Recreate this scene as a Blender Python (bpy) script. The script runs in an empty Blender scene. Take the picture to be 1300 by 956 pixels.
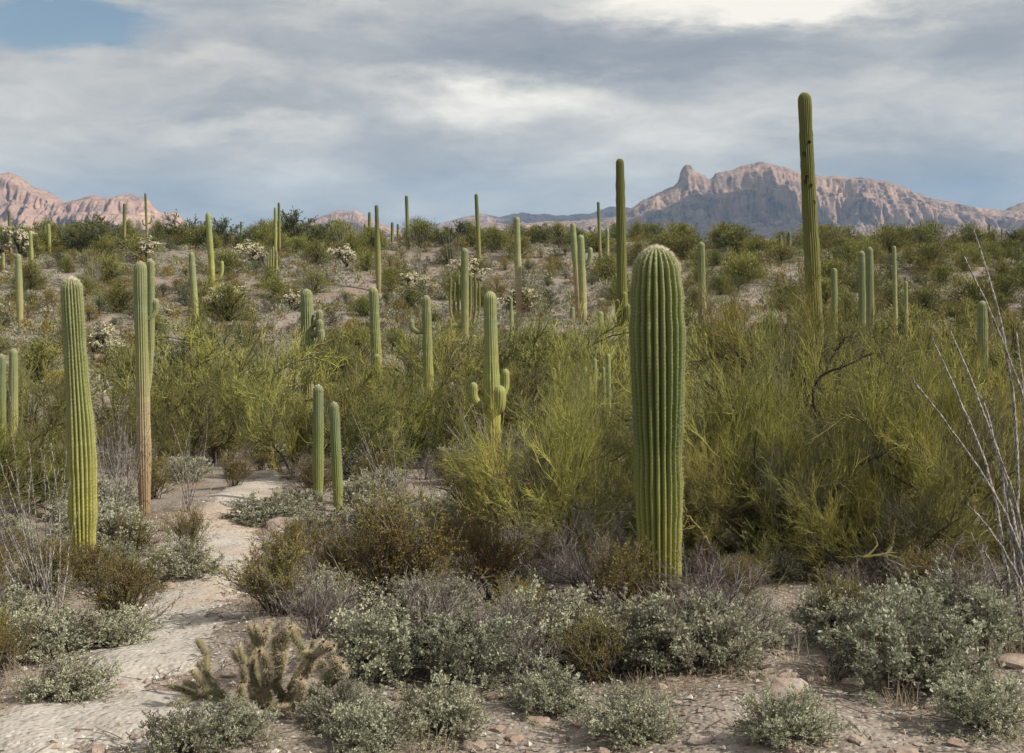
import bpy, math, random
import numpy as np
from mathutils import Vector

# ------------------------------------------------------------------ camera, sky, sun, exposure
SC = bpy.context.scene
COL = SC.collection
F, HOR, EYE = 1625.0, 295.0, 2.3          # focal length in pixels of a 1300 px wide frame, horizon row, eye height
SUN_AZ, SUN_EL = 106.0, 39.0              # clockwise from the viewing direction (+Y), above the horizon
SUN_STRENGTH, SKY_STRENGTH, EXPOSURE = 5.0, 0.075, 0.15

cam_data = bpy.data.cameras.new('camera')
cam = bpy.data.objects.new('camera', cam_data)
COL.objects.link(cam)
cam.location = (0, 0, EYE)
cam.rotation_euler = (math.radians(90), 0, 0)
cam_data.sensor_width = 36.0
cam_data.lens = 36.0 * F / 1300.0
cam_data.shift_y = (HOR - 478.0) / 1300.0
cam_data.clip_start, cam_data.clip_end = 0.1, 60000.0
SC.camera = cam

SC.view_settings.view_transform = 'Standard'
SC.view_settings.look = 'None'
SC.view_settings.exposure = EXPOSURE
SC.view_settings.gamma = 1.0
SC.view_settings.use_curve_mapping = False
SC.render.engine = 'CYCLES'
cy = SC.cycles
cy.max_bounces, cy.diffuse_bounces, cy.glossy_bounces = 4, 2, 1
cy.transmission_bounces, cy.volume_bounces, cy.transparent_max_bounces = 1, 0, 4
cy.caustics_reflective = cy.caustics_refractive = False

az, el = math.radians(SUN_AZ), math.radians(SUN_EL)
TO_SUN = Vector((math.sin(az) * math.cos(el), math.cos(az) * math.cos(el), math.sin(el)))
sun_data = bpy.data.lights.new('sun', 'SUN')
sun_data.energy = SUN_STRENGTH
sun_data.angle = math.radians(0.9)
sun_data.color = (1.0, 0.93, 0.82)
sun = bpy.data.objects.new('sun', sun_data)
sun.rotation_euler = TO_SUN.to_track_quat('Z', 'Y').to_euler()
sun.location = (30, -20, 60)
COL.objects.link(sun)


class Nodes:
    """small helper round a node tree"""
    def __init__(self, tree):
        self.t = tree
        tree.nodes.clear()

    def n(self, kind, **kw):
        nd = self.t.nodes.new(kind)
        for k, v in kw.items():
            if k == 'ins':
                for name, val in v.items():
                    sock = nd.inputs[name]
                    if hasattr(val, 'is_linked') or isinstance(val, bpy.types.NodeSocket):
                        self.t.links.new(val, sock)
                    else:
                        sock.default_value = val
            else:
                setattr(nd, k, v)
        return nd

    def link(self, a, b):
        self.t.links.new(a, b)

    def math(self, op, a, b=0.0, c=0.0, clamp=False):
        nd = self.t.nodes.new('ShaderNodeMath')
        nd.operation, nd.use_clamp = op, clamp
        for i, v in enumerate((a, b, c)):
            if isinstance(v, bpy.types.NodeSocket):
                self.t.links.new(v, nd.inputs[i])
            else:
                nd.inputs[i].default_value = v
        return nd.outputs[0]

    def mix(self, fac, a, b, blend='MIX'):
        nd = self.t.nodes.new('ShaderNodeMix')
        nd.data_type, nd.blend_type = 'RGBA', blend
        for sock, v in ((nd.inputs[0], fac), (nd.inputs[6], a), (nd.inputs[7], b)):
            if isinstance(v, bpy.types.NodeSocket):
                self.t.links.new(v, sock)
            elif isinstance(v, (int, float)):
                sock.default_value = v
            else:
                sock.default_value = (*v, 1.0) if len(v) == 3 else v
        return nd.outputs[2]

    def ramp(self, fac, stops, interp='LINEAR'):
        nd = self.t.nodes.new('ShaderNodeValToRGB')
        cr = nd.color_ramp
        cr.interpolation = interp
        while len(cr.elements) > len(stops):
            cr.elements.remove(cr.elements[-1])
        while len(cr.elements) < len(stops):
            cr.elements.new(0.5)
        for e, (p, c) in zip(cr.elements, stops):
            e.position = p
            e.color = (*c, 1.0) if len(c) == 3 else c
        self.t.links.new(fac, nd.inputs[0])
        return nd.outputs[0]

    def noise(self, vec, scale, detail=4.0, rough=0.55, dist=0.0, out='Fac'):
        nd = self.t.nodes.new('ShaderNodeTexNoise')
        nd.inputs['Scale'].default_value = scale
        nd.inputs['Detail'].default_value = detail
        nd.inputs['Roughness'].default_value = rough
        nd.inputs['Distortion'].default_value = dist
        if vec is not None:
            self.t.links.new(vec, nd.inputs['Vector'])
        return nd.outputs[out]

    def smooth(self, v, lo, hi, a=0.0, b=1.0):
        nd = self.t.nodes.new('ShaderNodeMapRange')
        nd.interpolation_type = 'SMOOTHSTEP'
        self.t.links.new(v, nd.inputs[0])
        for i, x in enumerate((lo, hi, a, b)):
            nd.inputs[i + 1].default_value = x
        return nd.outputs[0]

    def vec(self, op, a, b):
        nd = self.t.nodes.new('ShaderNodeVectorMath')
        nd.operation = op
        for i, v in enumerate((a, b)):
            if isinstance(v, bpy.types.NodeSocket):
                self.t.links.new(v, nd.inputs[i])
            else:
                nd.inputs[i].default_value = v
        return nd.outputs[0] if op not in ('LENGTH', 'DOT_PRODUCT') else nd.outputs[1]


def build_world():
    w = bpy.data.worlds.new('World')
    SC.world = w
    w.use_nodes = True
    N = Nodes(w.node_tree)
    out = N.n('ShaderNodeOutputWorld')
    sky = N.n('ShaderNodeTexSky', sky_type='NISHITA', sun_disc=False)
    sky.sun_elevation, sky.sun_rotation = el, az
    sky.air_density, sky.dust_density, sky.ozone_density = 1.0, 0.6, 2.0
    bg_sky = N.n('ShaderNodeBackground', ins={'Color': sky.outputs[0], 'Strength': SKY_STRENGTH})
    d = N.n('ShaderNodeTexCoord').outputs['Generated']
    # clouds are streaked along the horizon: direction space squeezed in height, gently warped
    sq = N.vec('MULTIPLY', d, (1.0, 1.0, 3.2))
    warp = N.noise(sq, 3.0, 5.0, 0.6, out='Color')
    wv = N.vec('MULTIPLY', N.vec('SUBTRACT', warp, (0.5, 0.5, 0.5)), (0.20, 0.20, 0.30))
    p = N.vec('ADD', sq, wv)
    big = N.noise(p, 2.6, 5.0, 0.55)
    mid = N.noise(N.vec('ADD', p, (3.1, 7.7, 1.3)), 7.5, 9.0, 0.64)
    wv2 = N.vec('MULTIPLY', N.vec('SUBTRACT', N.noise(sq, 9.0, 6.0, 0.62, out='Color'), (0.5, 0.5, 0.5)), (0.16, 0.16, 0.22))
    pd = N.vec('ADD', sq, N.vec('ADD', wv2, N.vec('MULTIPLY', wv, (0.45, 0.45, 0.45))))

    def patch(px, py, w_, h_, gain):
        v = Vector(((px - 650) / F, 1.0, (HOR - py) / F)).normalized()
        c = (v.x, v.y, v.z * 3.2)
        q = N.vec('SUBTRACT', pd, c)
        q = N.vec('MULTIPLY', q, (F / w_, 2.0, F / h_ / 3.2))
        ln = N.vec('LENGTH', q, (0, 0, 0))
        return N.math('MULTIPLY', N.smooth(ln, 1.25, 0.0), gain)
    val = N.math('ADD', N.math('MULTIPLY', N.math('SUBTRACT', big, 0.5), 0.9),
                 N.math('MULTIPLY', N.math('SUBTRACT', mid, 0.5), 0.85))
    val = N.math('ADD', val, 0.53)
    for args in ((640, 128, 190, 42, 0.40), (960, 2, 220, 42, 0.60), (1075, -20, 160, 40, 0.30), (290, 165, 150, 22, 0.20), (300, 85, 90, 30, 0.14),
                 (430, 240, 190, 50, 0.30), (720, 190, 300, 100, 0.30), (1000, 150, 260, 60, 0.14), (590, 60, 330, 45, -0.26),
                 (900, 60, 330, 36, -0.24), (1240, 40, 110, 60, -0.12), (1230, 215, 220, 70, -0.14),
                 (330, 130, 170, 26, -0.10), (560, 225, 160, 30, -0.13)):
        val = N.math('ADD', val, patch(*args))
    ccol = N.ramp(val, [(0.0, (0.255, 0.28, 0.325)), (0.28, (0.33, 0.35, 0.38)), (0.48, (0.43, 0.44, 0.45)),
                        (0.70, (0.62, 0.605, 0.57)), (1.0, (0.93, 0.885, 0.80))])
    # toward the horizon the deck turns bluer
    sep = N.n('ShaderNodeSeparateXYZ', ins={'Vector': d})
    low = N.smooth(sep.outputs['Z'], 0.075, 0.0)
    ccol = N.mix(N.math('MULTIPLY', low, 0.28), ccol, (0.36, 0.43, 0.50))
    bg_cloud = N.n('ShaderNodeBackground', ins={'Color': ccol, 'Strength': 1.0})
    gap = patch(55, 28, 135, 36, 1.5)
    gap2 = N.smooth(N.noise(N.vec('ADD', p, (9.0, 2.0, 4.0)), 1.7, 4.0, 0.5), 0.64, 0.78)
    cover = N.math('SUBTRACT', 1.0, N.math('MAXIMUM', N.math('MINIMUM', gap, 0.92), N.math('MULTIPLY', gap2, 0.8)))
    mx = N.n('ShaderNodeMixShader', ins={0: cover, 1: bg_sky.outputs[0], 2: bg_cloud.outputs[0]})
    N.link(mx.outputs[0], out.inputs['Surface'])


build_world()

# ------------------------------------------------------------------ noise and terrain height
_rs = np.random.RandomState(7)
_PERM = _rs.permutation(512)
_PERM = np.concatenate([_PERM, _PERM])
_VAL = _rs.uniform(-1, 1, 512)


def vnoise(x, y):
    x, y = np.asarray(x, float), np.asarray(y, float)
    xi, yi = np.floor(x).astype(int), np.floor(y).astype(int)
    fx, fy = x - xi, y - yi
    fx, fy = fx * fx * fx * (fx * (fx * 6 - 15) + 10), fy * fy * fy * (fy * (fy * 6 - 15) + 10)

    def h(a, b):
        return _VAL[_PERM[(_PERM[a & 511] + b) & 511]]
    return ((h(xi, yi) * (1 - fx) + h(xi + 1, yi) * fx) * (1 - fy)
            + (h(xi, yi + 1) * (1 - fx) + h(xi + 1, yi + 1) * fx) * fy)


def fbm(x, y, octv=4, gain=0.5):
    s, a = 0.0, 1.0
    for k in range(octv):
        s = s + a * vnoise(np.asarray(x) * 2 ** k + 17.3 * k, np.asarray(y) * 2 ** k + 5.1 * k)
        a *= gain
    return s


def sstep(a, b, x):
    t = np.clip((np.asarray(x, float) - a) / (b - a), 0, 1)
    return t * t * (3 - 2 * t)


_DY = np.array([-9000, -60, 0, 6, 7.5, 10.7, 14, 22, 30, 45, 55, 70, 90, 110, 128, 140, 152, 190, 320, 900, 3000, 12000.])
_DD = np.array([2.6, 2.3, 2.28, 2.5, 2.66, 3.1, 3.6, 4.55, 5.5, 6.85, 6.95, 6.25, 4.8, 3.0, 1.55, 1.15, 1.35, 3.4, 10, 18, 23, 36.])
_dd = np.gradient(_DD, _DY)
_dd[-4:] = 0.0004


def drop(y):
    y = np.clip(np.asarray(y, float), _DY[0], _DY[-1] - 1e-3)
    i = np.clip(np.searchsorted(_DY, y, side='right') - 1, 0, len(_DY) - 2)
    h = _DY[i + 1] - _DY[i]
    t = (y - _DY[i]) / h
    return ((2 * t ** 3 - 3 * t ** 2 + 1) * _DD[i] + (t ** 3 - 2 * t ** 2 + t) * h * _dd[i]
            + (-2 * t ** 3 + 3 * t ** 2) * _DD[i + 1] + (t ** 3 - t ** 2) * h * _dd[i + 1])


def zg(x, y):
    x, y = np.asarray(x, float), np.asarray(y, float)
    r = np.hypot(x, y)
    z = EYE - drop(y)
    far = sstep(25, 70, r)
    z = z + 0.75 * far * fbm(x / 26 + 3, y / 26, 3) * (1 - 0.5 * sstep(110, 140, r))
    z = z + 0.30 * far * fbm(x / 6, y / 6 + 9, 3) * (1 - sstep(250, 600, r))
    z = z + 0.06 * fbm(x / 1.6, y / 1.6, 3) * sstep(3, 7, r) * (1 - sstep(150, 300, r))
    z = z + 0.012 * fbm(x / 0.22, y / 0.22, 2) * (1 - sstep(14, 26, r))
    z = z + 5.0 * fbm(x / 420, y / 420, 3) * sstep(400, 1500, r)
    return z


def at(px, d):
    x = (px - 650) / F * d
    return np.array([x, d, float(zg(x, d))])


def ray(px, py):
    """first ground point on the sight line through a picture point"""
    ds = np.concatenate([np.arange(4, 40, 0.03), np.arange(40, 400, 0.15)])
    xs = (px - 650) / F * ds
    z = EYE - (py - HOR) / F * ds
    hit = np.nonzero(z <= zg(xs, ds))[0]
    d = ds[hit[0]] if len(hit) else 135.0
    return at(px, d)


def ztop(py, d):
    return EYE - (py - HOR) / F * d


# ------------------------------------------------------------------ mesh helpers
def mesh(name, V, Q=None, T=None, mats=(), attrs=None, smooth=True, fmat=None):
    me = bpy.data.meshes.new(name)
    V = np.asarray(V, np.float32).reshape(-1, 3)
    Q = np.zeros((0, 4), np.int32) if Q is None else np.asarray(Q, np.int32).reshape(-1, 4)
    T = np.zeros((0, 3), np.int32) if T is None else np.asarray(T, np.int32).reshape(-1, 3)
    loops = np.concatenate([Q.ravel(), T.ravel()])
    starts = np.concatenate([np.arange(len(Q)) * 4, len(Q) * 4 + np.arange(len(T)) * 3])
    me.vertices.add(len(V))
    me.vertices.foreach_set('co', V.ravel())
    me.loops.add(len(loops))
    me.loops.foreach_set('vertex_index', loops.astype(np.int32))
    me.polygons.add(len(starts))
    me.polygons.foreach_set('loop_start', starts.astype(np.int32))
    me.update(calc_edges=True)
    me.polygons.foreach_set('use_smooth', np.full(len(starts), smooth))
    for m in mats:
        me.materials.append(m)
    if fmat is not None:
        me.polygons.foreach_set('material_index', np.asarray(fmat, np.int32))
    for k, v in (attrs or {}).items():
        a = me.attributes.new(k, 'FLOAT', 'POINT')
        a.data.foreach_set('value', np.asarray(v, np.float32).ravel())
    return me


def obj(name, me, parent=None, loc=None, label=None, cat=None, group=None, kind=None, rz=0.0, sc=None):
    o = bpy.data.objects.new(name, me)
    COL.objects.link(o)
    if parent is not None:
        o.parent = parent
    if loc is not None:
        o.location = [float(v) for v in loc]
    if rz:
        o.rotation_euler = (0, 0, rz)
    if sc is not None:
        o.scale = (sc, sc, sc) if np.isscalar(sc) else tuple(float(v) for v in sc)
    for k, v in (('label', label), ('category', cat), ('group', group), ('kind', kind)):
        if v:
            o[k] = v
    return o


class Buf:
    """collects quads with a per-vertex tint and a material slot"""
    def __init__(self):
        self.V, self.Q, self.A, self.M, self.n = [], [], [], [], 0

    def add(self, V, Q, tint, mat=0):
        self.V.append(V.reshape(-1, 3))
        self.Q.append(Q.reshape(-1, 4) + self.n)
        self.A.append(np.asarray(tint, float).ravel())
        self.M.append(np.full(Q.reshape(-1, 4).shape[0], mat))
        self.n += V.reshape(-1, 3).shape[0]

    def mesh(self, name, mats, smooth=True):
        return mesh(name, np.concatenate(self.V), np.concatenate(self.Q), mats=mats,
                    attrs={'tint': np.concatenate(self.A)}, fmat=np.concatenate(self.M), smooth=smooth)


def norm(v):
    return v / np.maximum(np.linalg.norm(v, axis=-1, keepdims=True), 1e-9)


def grow(start, dirs, length, K, wig, up, rng):
    n = len(start)
    P = np.zeros((n, K, 3))
    P[:, 0] = start
    d = norm(dirs)
    step = (np.asarray(length) / (K - 1)).reshape(-1, 1) * np.ones((n, 1))
    for i in range(1, K):
        d = norm(d + rng.normal(0, wig, (n, 3)) + np.array([0, 0, up]))
        P[:, i] = P[:, i - 1] + d * step
    return P


def spawn(P, per, t0, t1, ang, rng, jit=0.3):
    n, K, _ = P.shape
    idx = np.repeat(np.arange(n), per)
    m = len(idx)
    t = rng.uniform(t0, t1, m) * (K - 1)
    i = np.minimum(t.astype(int), K - 2)
    f = (t - i)[:, None]
    A, B = P[idx, i], P[idx, i + 1]
    pos, tan = A + (B - A) * f, norm(B - A)
    r = norm(np.cross(tan, rng.normal(0, 1, (m, 3))))
    a = ang * (1 + rng.uniform(-jit, jit, m))[:, None]
    return pos, norm(tan * np.cos(a) + r * np.sin(a)), idx, t / (K - 1)


def tubes(buf, P, r0, r1, S, tint, mat=0):
    n, K, _ = P.shape
    r0, r1 = np.broadcast_to(np.asarray(r0, float), (n,)), np.broadcast_to(np.asarray(r1, float), (n,))
    T = np.zeros_like(P)
    T[:, 1:-1] = P[:, 2:] - P[:, :-2]
    T[:, 0], T[:, -1] = P[:, 1] - P[:, 0], P[:, -1] - P[:, -2]
    T = norm(T)
    ref = np.where(np.abs(T[:, :, 2:3]) > 0.9, np.array([1.0, 0, 0]), np.array([0, 0, 1.0]))
    U = norm(np.cross(T, ref))
    W = np.cross(T, U)
    R = (r0[:, None] + (r1 - r0)[:, None] * np.linspace(0, 1, K)[None])[:, :, None, None]
    a = np.arange(S) * 2 * math.pi / S
    V = P[:, :, None] + R * (np.cos(a)[None, None, :, None] * U[:, :, None] + np.sin(a)[None, None, :, None] * W[:, :, None])
    b = (np.arange(n)[:, None, None] * K + np.arange(K - 1)[None, :, None]) * S
    j = np.arange(S)[None, None]
    j2 = (j + 1) % S
    Q = np.stack([b + j, b + j2, b + S + j2, b + S + j], -1)
    tint = np.broadcast_to(np.asarray(tint, float), (n,))
    buf.add(V, Q, np.repeat(tint, K * S), mat)


def leaves(buf, pos, dirs, size, aspect, tint, rng, mat=0, fold=0.25):
    n = len(pos)
    d = norm(dirs)
    s = norm(np.cross(d, rng.normal(0, 1, (n, 3))))
    nn = np.cross(d, s)
    L = np.broadcast_to(np.asarray(size, float), (n,))[:, None]
    V = np.stack([pos, pos + d * L * 0.5 + s * L * aspect * 0.5 + nn * L * fold * 0.3,
                  pos + d * L, pos + d * L * 0.5 - s * L * aspect * 0.5 + nn * L * fold * 0.3], 1)
    buf.add(V, np.arange(n * 4).reshape(n, 4), np.repeat(np.broadcast_to(tint, (n,)), 4), mat)


# ------------------------------------------------------------------ materials
def new_mat(name):
    m = bpy.data.materials.new(name)
    m.use_nodes = True
    N = Nodes(m.node_tree)
    out = N.n('ShaderNodeOutputMaterial')
    bs = N.n('ShaderNodeBsdfPrincipled')
    bs.inputs['Roughness'].default_value = 0.85
    bs.inputs['Specular IOR Level'].default_value = 0.2
    N.link(bs.outputs[0], out.inputs['Surface'])
    return m, N, bs


def plant_mat(name, stops, rough=0.8, vary=0.25, trans=0.0):
    """colour picked by the per-leaf tint, varied a little from plant to plant"""
    m, N, bs = new_mat(name)
    t = N.n('ShaderNodeAttribute', attribute_name='tint').outputs['Fac']
    c = N.ramp(t, stops)
    rnd = N.n('ShaderNodeObjectInfo').outputs['Random']
    hsv = N.n('ShaderNodeHueSaturation', ins={'Color': c})
    N.link(N.math('ADD', 0.5 - vary * 0.05, N.math('MULTIPLY', rnd, vary * 0.10)), hsv.inputs['Hue'])
    r2 = N.math('FRACT', N.math('MULTIPLY', rnd, 7.31))
    N.link(N.math('ADD', 1 - vary, N.math('MULTIPLY', r2, 2 * vary)), hsv.inputs['Value'])
    N.link(hsv.outputs[0], bs.inputs['Base Color'])
    bs.inputs['Roughness'].default_value = rough
    if trans:
        out = m.node_tree.nodes['Material Output']
        tr = N.n('ShaderNodeBsdfTranslucent', ins={'Color': hsv.outputs[0]})
        mx = N.n('ShaderNodeMixShader', ins={0: trans, 1: bs.outputs[0], 2: tr.outputs[0]})
        N.link(mx.outputs[0], out.inputs['Surface'])
    return m


M = {}
M['pv_twig'] = plant_mat('palo_verde_twig', [(0.0, (0.15, 0.13, 0.10)), (0.13, (0.14, 0.14, 0.06)), (0.45, (0.225, 0.222, 0.058)), (1.0, (0.40, 0.365, 0.092))], vary=0.36)
M['pv_far'] = plant_mat('palo_verde_far', [(0.0, (0.10, 0.10, 0.04)), (0.5, (0.185, 0.19, 0.052)), (1.0, (0.32, 0.30, 0.08))], vary=0.25)
M['pv_bark'] = plant_mat('palo_verde_bark', [(0.0, (0.045, 0.04, 0.03)), (0.5, (0.09, 0.085, 0.045)), (1.0, (0.22, 0.20, 0.065))], vary=0.15)
M['pv_bough'] = plant_mat('palo_verde_bough', [(0.0, (0.05, 0.045, 0.035)), (0.3, (0.10, 0.09, 0.05)), (1.0, (0.26, 0.22, 0.065))], vary=0.0)
M['mesq_leaf'] = plant_mat('ironwood_leaf', [(0.0, (0.06, 0.07, 0.038)), (0.5, (0.11, 0.125, 0.06)), (1.0, (0.19, 0.195, 0.09))], vary=0.2)
M['creo_leaf'] = plant_mat('creosote_leaf', [(0.0, (0.22, 0.125, 0.038)), (0.35, (0.20, 0.155, 0.036)), (0.7, (0.25, 0.22, 0.05)), (1.0, (0.33, 0.285, 0.065))], vary=0.18, rough=0.6, trans=0.25)
M['creo_stem'] = plant_mat('creosote_stem', [(0.0, (0.07, 0.055, 0.045)), (1.0, (0.20, 0.17, 0.14))])
M['burs_leaf'] = plant_mat('bursage_leaf', [(0.0, (0.18, 0.16, 0.11)), (0.4, (0.31, 0.315, 0.215)), (1.0, (0.53, 0.54, 0.39))], vary=0.22, trans=0.25)
M['burs_stem'] = plant_mat('bursage_stem', [(0.0, (0.08, 0.065, 0.055)), (1.0, (0.24, 0.20, 0.17))])
M['dry_leaf'] = plant_mat('dry_shrub_twig', [(0.0, (0.085, 0.07, 0.06)), (0.5, (0.165, 0.14, 0.12)), (1.0, (0.27, 0.24, 0.195))], vary=0.2)
M['dead'] = plant_mat('dead_twig', [(0.0, (0.06, 0.05, 0.045)), (0.6, (0.17, 0.14, 0.125)), (1.0, (0.36, 0.33, 0.30))])
M['oco'] = plant_mat('ocotillo_stem', [(0.0, (0.13, 0.115, 0.10)), (0.5, (0.28, 0.26, 0.23)), (1.0, (0.46, 0.43, 0.38))], vary=0.12)
M['cholla_bark'] = plant_mat('cholla_bark', [(0.0, (0.03, 0.026, 0.022)), (1.0, (0.09, 0.075, 0.06))])
M['cholla_joint'] = plant_mat('cholla_joint', [(0.0, (0.20, 0.20, 0.10)), (0.5, (0.42, 0.39, 0.24)), (1.0, (0.66, 0.60, 0.42))], vary=0.12)
M['near_joint'] = plant_mat('near_cholla_joint', [(0.0, (0.10, 0.11, 0.05)), (0.55, (0.19, 0.175, 0.085)), (1.0, (0.33, 0.24, 0.15))], vary=0.2)
M['spine'] = plant_mat('cactus_spine', [(0.0, (0.13, 0.10, 0.075)), (0.5, (0.38, 0.33, 0.24)), (1.0, (0.74, 0.67, 0.52))], vary=0.05)
M['dry_spine'] = plant_mat('cholla_spine', [(0.0, (0.30, 0.235, 0.16)), (1.0, (0.68, 0.58, 0.42))], vary=0.1)
M['litter'] = plant_mat('litter', [(0.0, (0.08, 0.06, 0.045)), (1.0, (0.33, 0.27, 0.20))])


def ocotillo_mat():
    m, N, bs = new_mat('ocotillo_skin')
    t = N.n('ShaderNodeAttribute', attribute_name='tint').outputs['Fac']
    co = N.n('ShaderNodeTexCoord').outputs['Object']
    v = N.n('ShaderNodeTexVoronoi', ins={'Vector': N.vec('MULTIPLY', co, (1.0, 1.0, 0.32)), 'Scale': 95.0})
    n = N.math('ADD', N.math('MULTIPLY', N.noise(co, 60.0, 4.0, 0.7), 0.55), N.math('MULTIPLY', v.outputs['Distance'], 0.75))
    c = N.ramp(n, [(0.42, (0.07, 0.062, 0.055)), (0.62, (0.19, 0.175, 0.155)), (0.86, (0.42, 0.39, 0.35))])
    c = N.mix(N.smooth(t, 0.82, 0.95), c, (0.45, 0.42, 0.37))
    N.link(c, bs.inputs['Base Color'])
    b = N.n('ShaderNodeBump', ins={'Strength': 0.8, 'Distance': 0.006, 'Height': n})
    N.link(b.outputs[0], bs.inputs['Normal'])
    return m


M['oco'] = ocotillo_mat()


def sag_mat(name, top, mid, low, base, band=0.5, lowpos=0.16):
    m, N, bs = new_mat(name)
    hh = N.n('ShaderNodeAttribute', attribute_name='hgt').outputs['Fac']
    rib = N.n('ShaderNodeAttribute', attribute_name='rib').outputs['Fac']
    hm = N.n('ShaderNodeAttribute', attribute_name='hm').outputs['Fac']
    rnd = N.n('ShaderNodeObjectInfo').outputs['Random']
    co = N.n('ShaderNodeTexCoord').outputs['Object']
    # growth bands: noise running up the stem only
    cmb = N.n('ShaderNodeCombineXYZ', ins={'Z': hm, 'X': N.math('MULTIPLY', rnd, 40.0)})
    bn = N.noise(cmb.outputs[0], 4.0, 5.0, 0.65)
    h2 = N.math('ADD', hh, N.math('MULTIPLY', N.math('SUBTRACT', bn, 0.5), 0.35 * band))
    c = N.ramp(h2, [(lowpos * 0.15, base), (lowpos, low), (max(0.50, lowpos + 0.15), mid), (0.85, top), (1.0, tuple(x * 1.08 for x in top))])
    c = N.mix(N.smooth(bn, 0.62, 0.50, 0.0, 0.30 * band), c, (0.12, 0.13, 0.045))
    # corky scars and blemishes
    sc = N.noise(co, 9.0, 6.0, 0.7)
    c = N.mix(N.smooth(sc, 0.58, 0.70, 0.0, 0.65), c, (0.20, 0.155, 0.09))
    # pale areoles dotted along the crest of each rib
    dots = N.math('SINE', N.math('MULTIPLY', hm, 190.0))
    dots = N.math('MULTIPLY', N.smooth(dots, -0.2, 0.7), N.smooth(rib, 0.80, 0.97))
    c = N.mix(N.math('MULTIPLY', dots, 0.22), c, (0.45, 0.39, 0.27))
    N.link(c, bs.inputs['Base Color'])
    pit = N.noise(N.vec('MULTIPLY', co, (1.0, 1.0, 0.35)), 16.0, 5.0, 0.7)
    c = N.mix(N.math('MULTIPLY', N.smooth(pit, 0.56, 0.66, 0.0, 0.6), N.smooth(hh, 0.55, 0.05)), c, (0.16, 0.12, 0.075))
    N.link(c, bs.inputs['Base Color'])
    bs.inputs['Roughness'].default_value = 0.75
    bs.inputs['Specular IOR Level'].default_value = 0.15
    b = N.n('ShaderNodeBump', ins={'Strength': 0.35, 'Distance': 0.01, 'Height': N.noise(co, 45.0, 4.0, 0.6)})
    N.link(b.outputs[0], bs.inputs['Normal'])
    return m


M['sag_main'] = sag_mat('saguaro_skin_deep_green', (0.175, 0.205, 0.072), (0.14, 0.18, 0.048), (0.35, 0.345, 0.08), (0.27, 0.20, 0.10), 0.7, 0.13)
M['sag_yellow'] = sag_mat('saguaro_skin_yellow', (0.26, 0.29, 0.125), (0.33, 0.345, 0.11), (0.46, 0.43, 0.105), (0.36, 0.23, 0.11), 0.9)
M['sag_pale'] = sag_mat('saguaro_skin_pale', (0.24, 0.27, 0.135), (0.34, 0.335, 0.15), (0.42, 0.365, 0.19), (0.36, 0.25, 0.15), 0.9)
M['sag_olive'] = sag_mat('saguaro_skin_olive', (0.125, 0.135, 0.04), (0.20, 0.20, 0.055), (0.33, 0.29, 0.11), (0.32, 0.23, 0.12), 0.8)
M['sag_tan'] = sag_mat('saguaro_skin_tan_foot', (0.25, 0.275, 0.135), (0.35, 0.34, 0.155), (0.44, 0.35, 0.22), (0.40, 0.26, 0.17), 0.9, 0.40)
M['sag_far'] = sag_mat('saguaro_skin_far', (0.10, 0.125, 0.05), (0.21, 0.215, 0.075), (0.30, 0.25, 0.12), (0.28, 0.19, 0.11), 0.6)
M['sag_grey'] = sag_mat('saguaro_skin_grey_green', (0.17, 0.20, 0.10), (0.19, 0.225, 0.08), (0.24, 0.26, 0.075), (0.22, 0.20, 0.09), 0.3)


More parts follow.
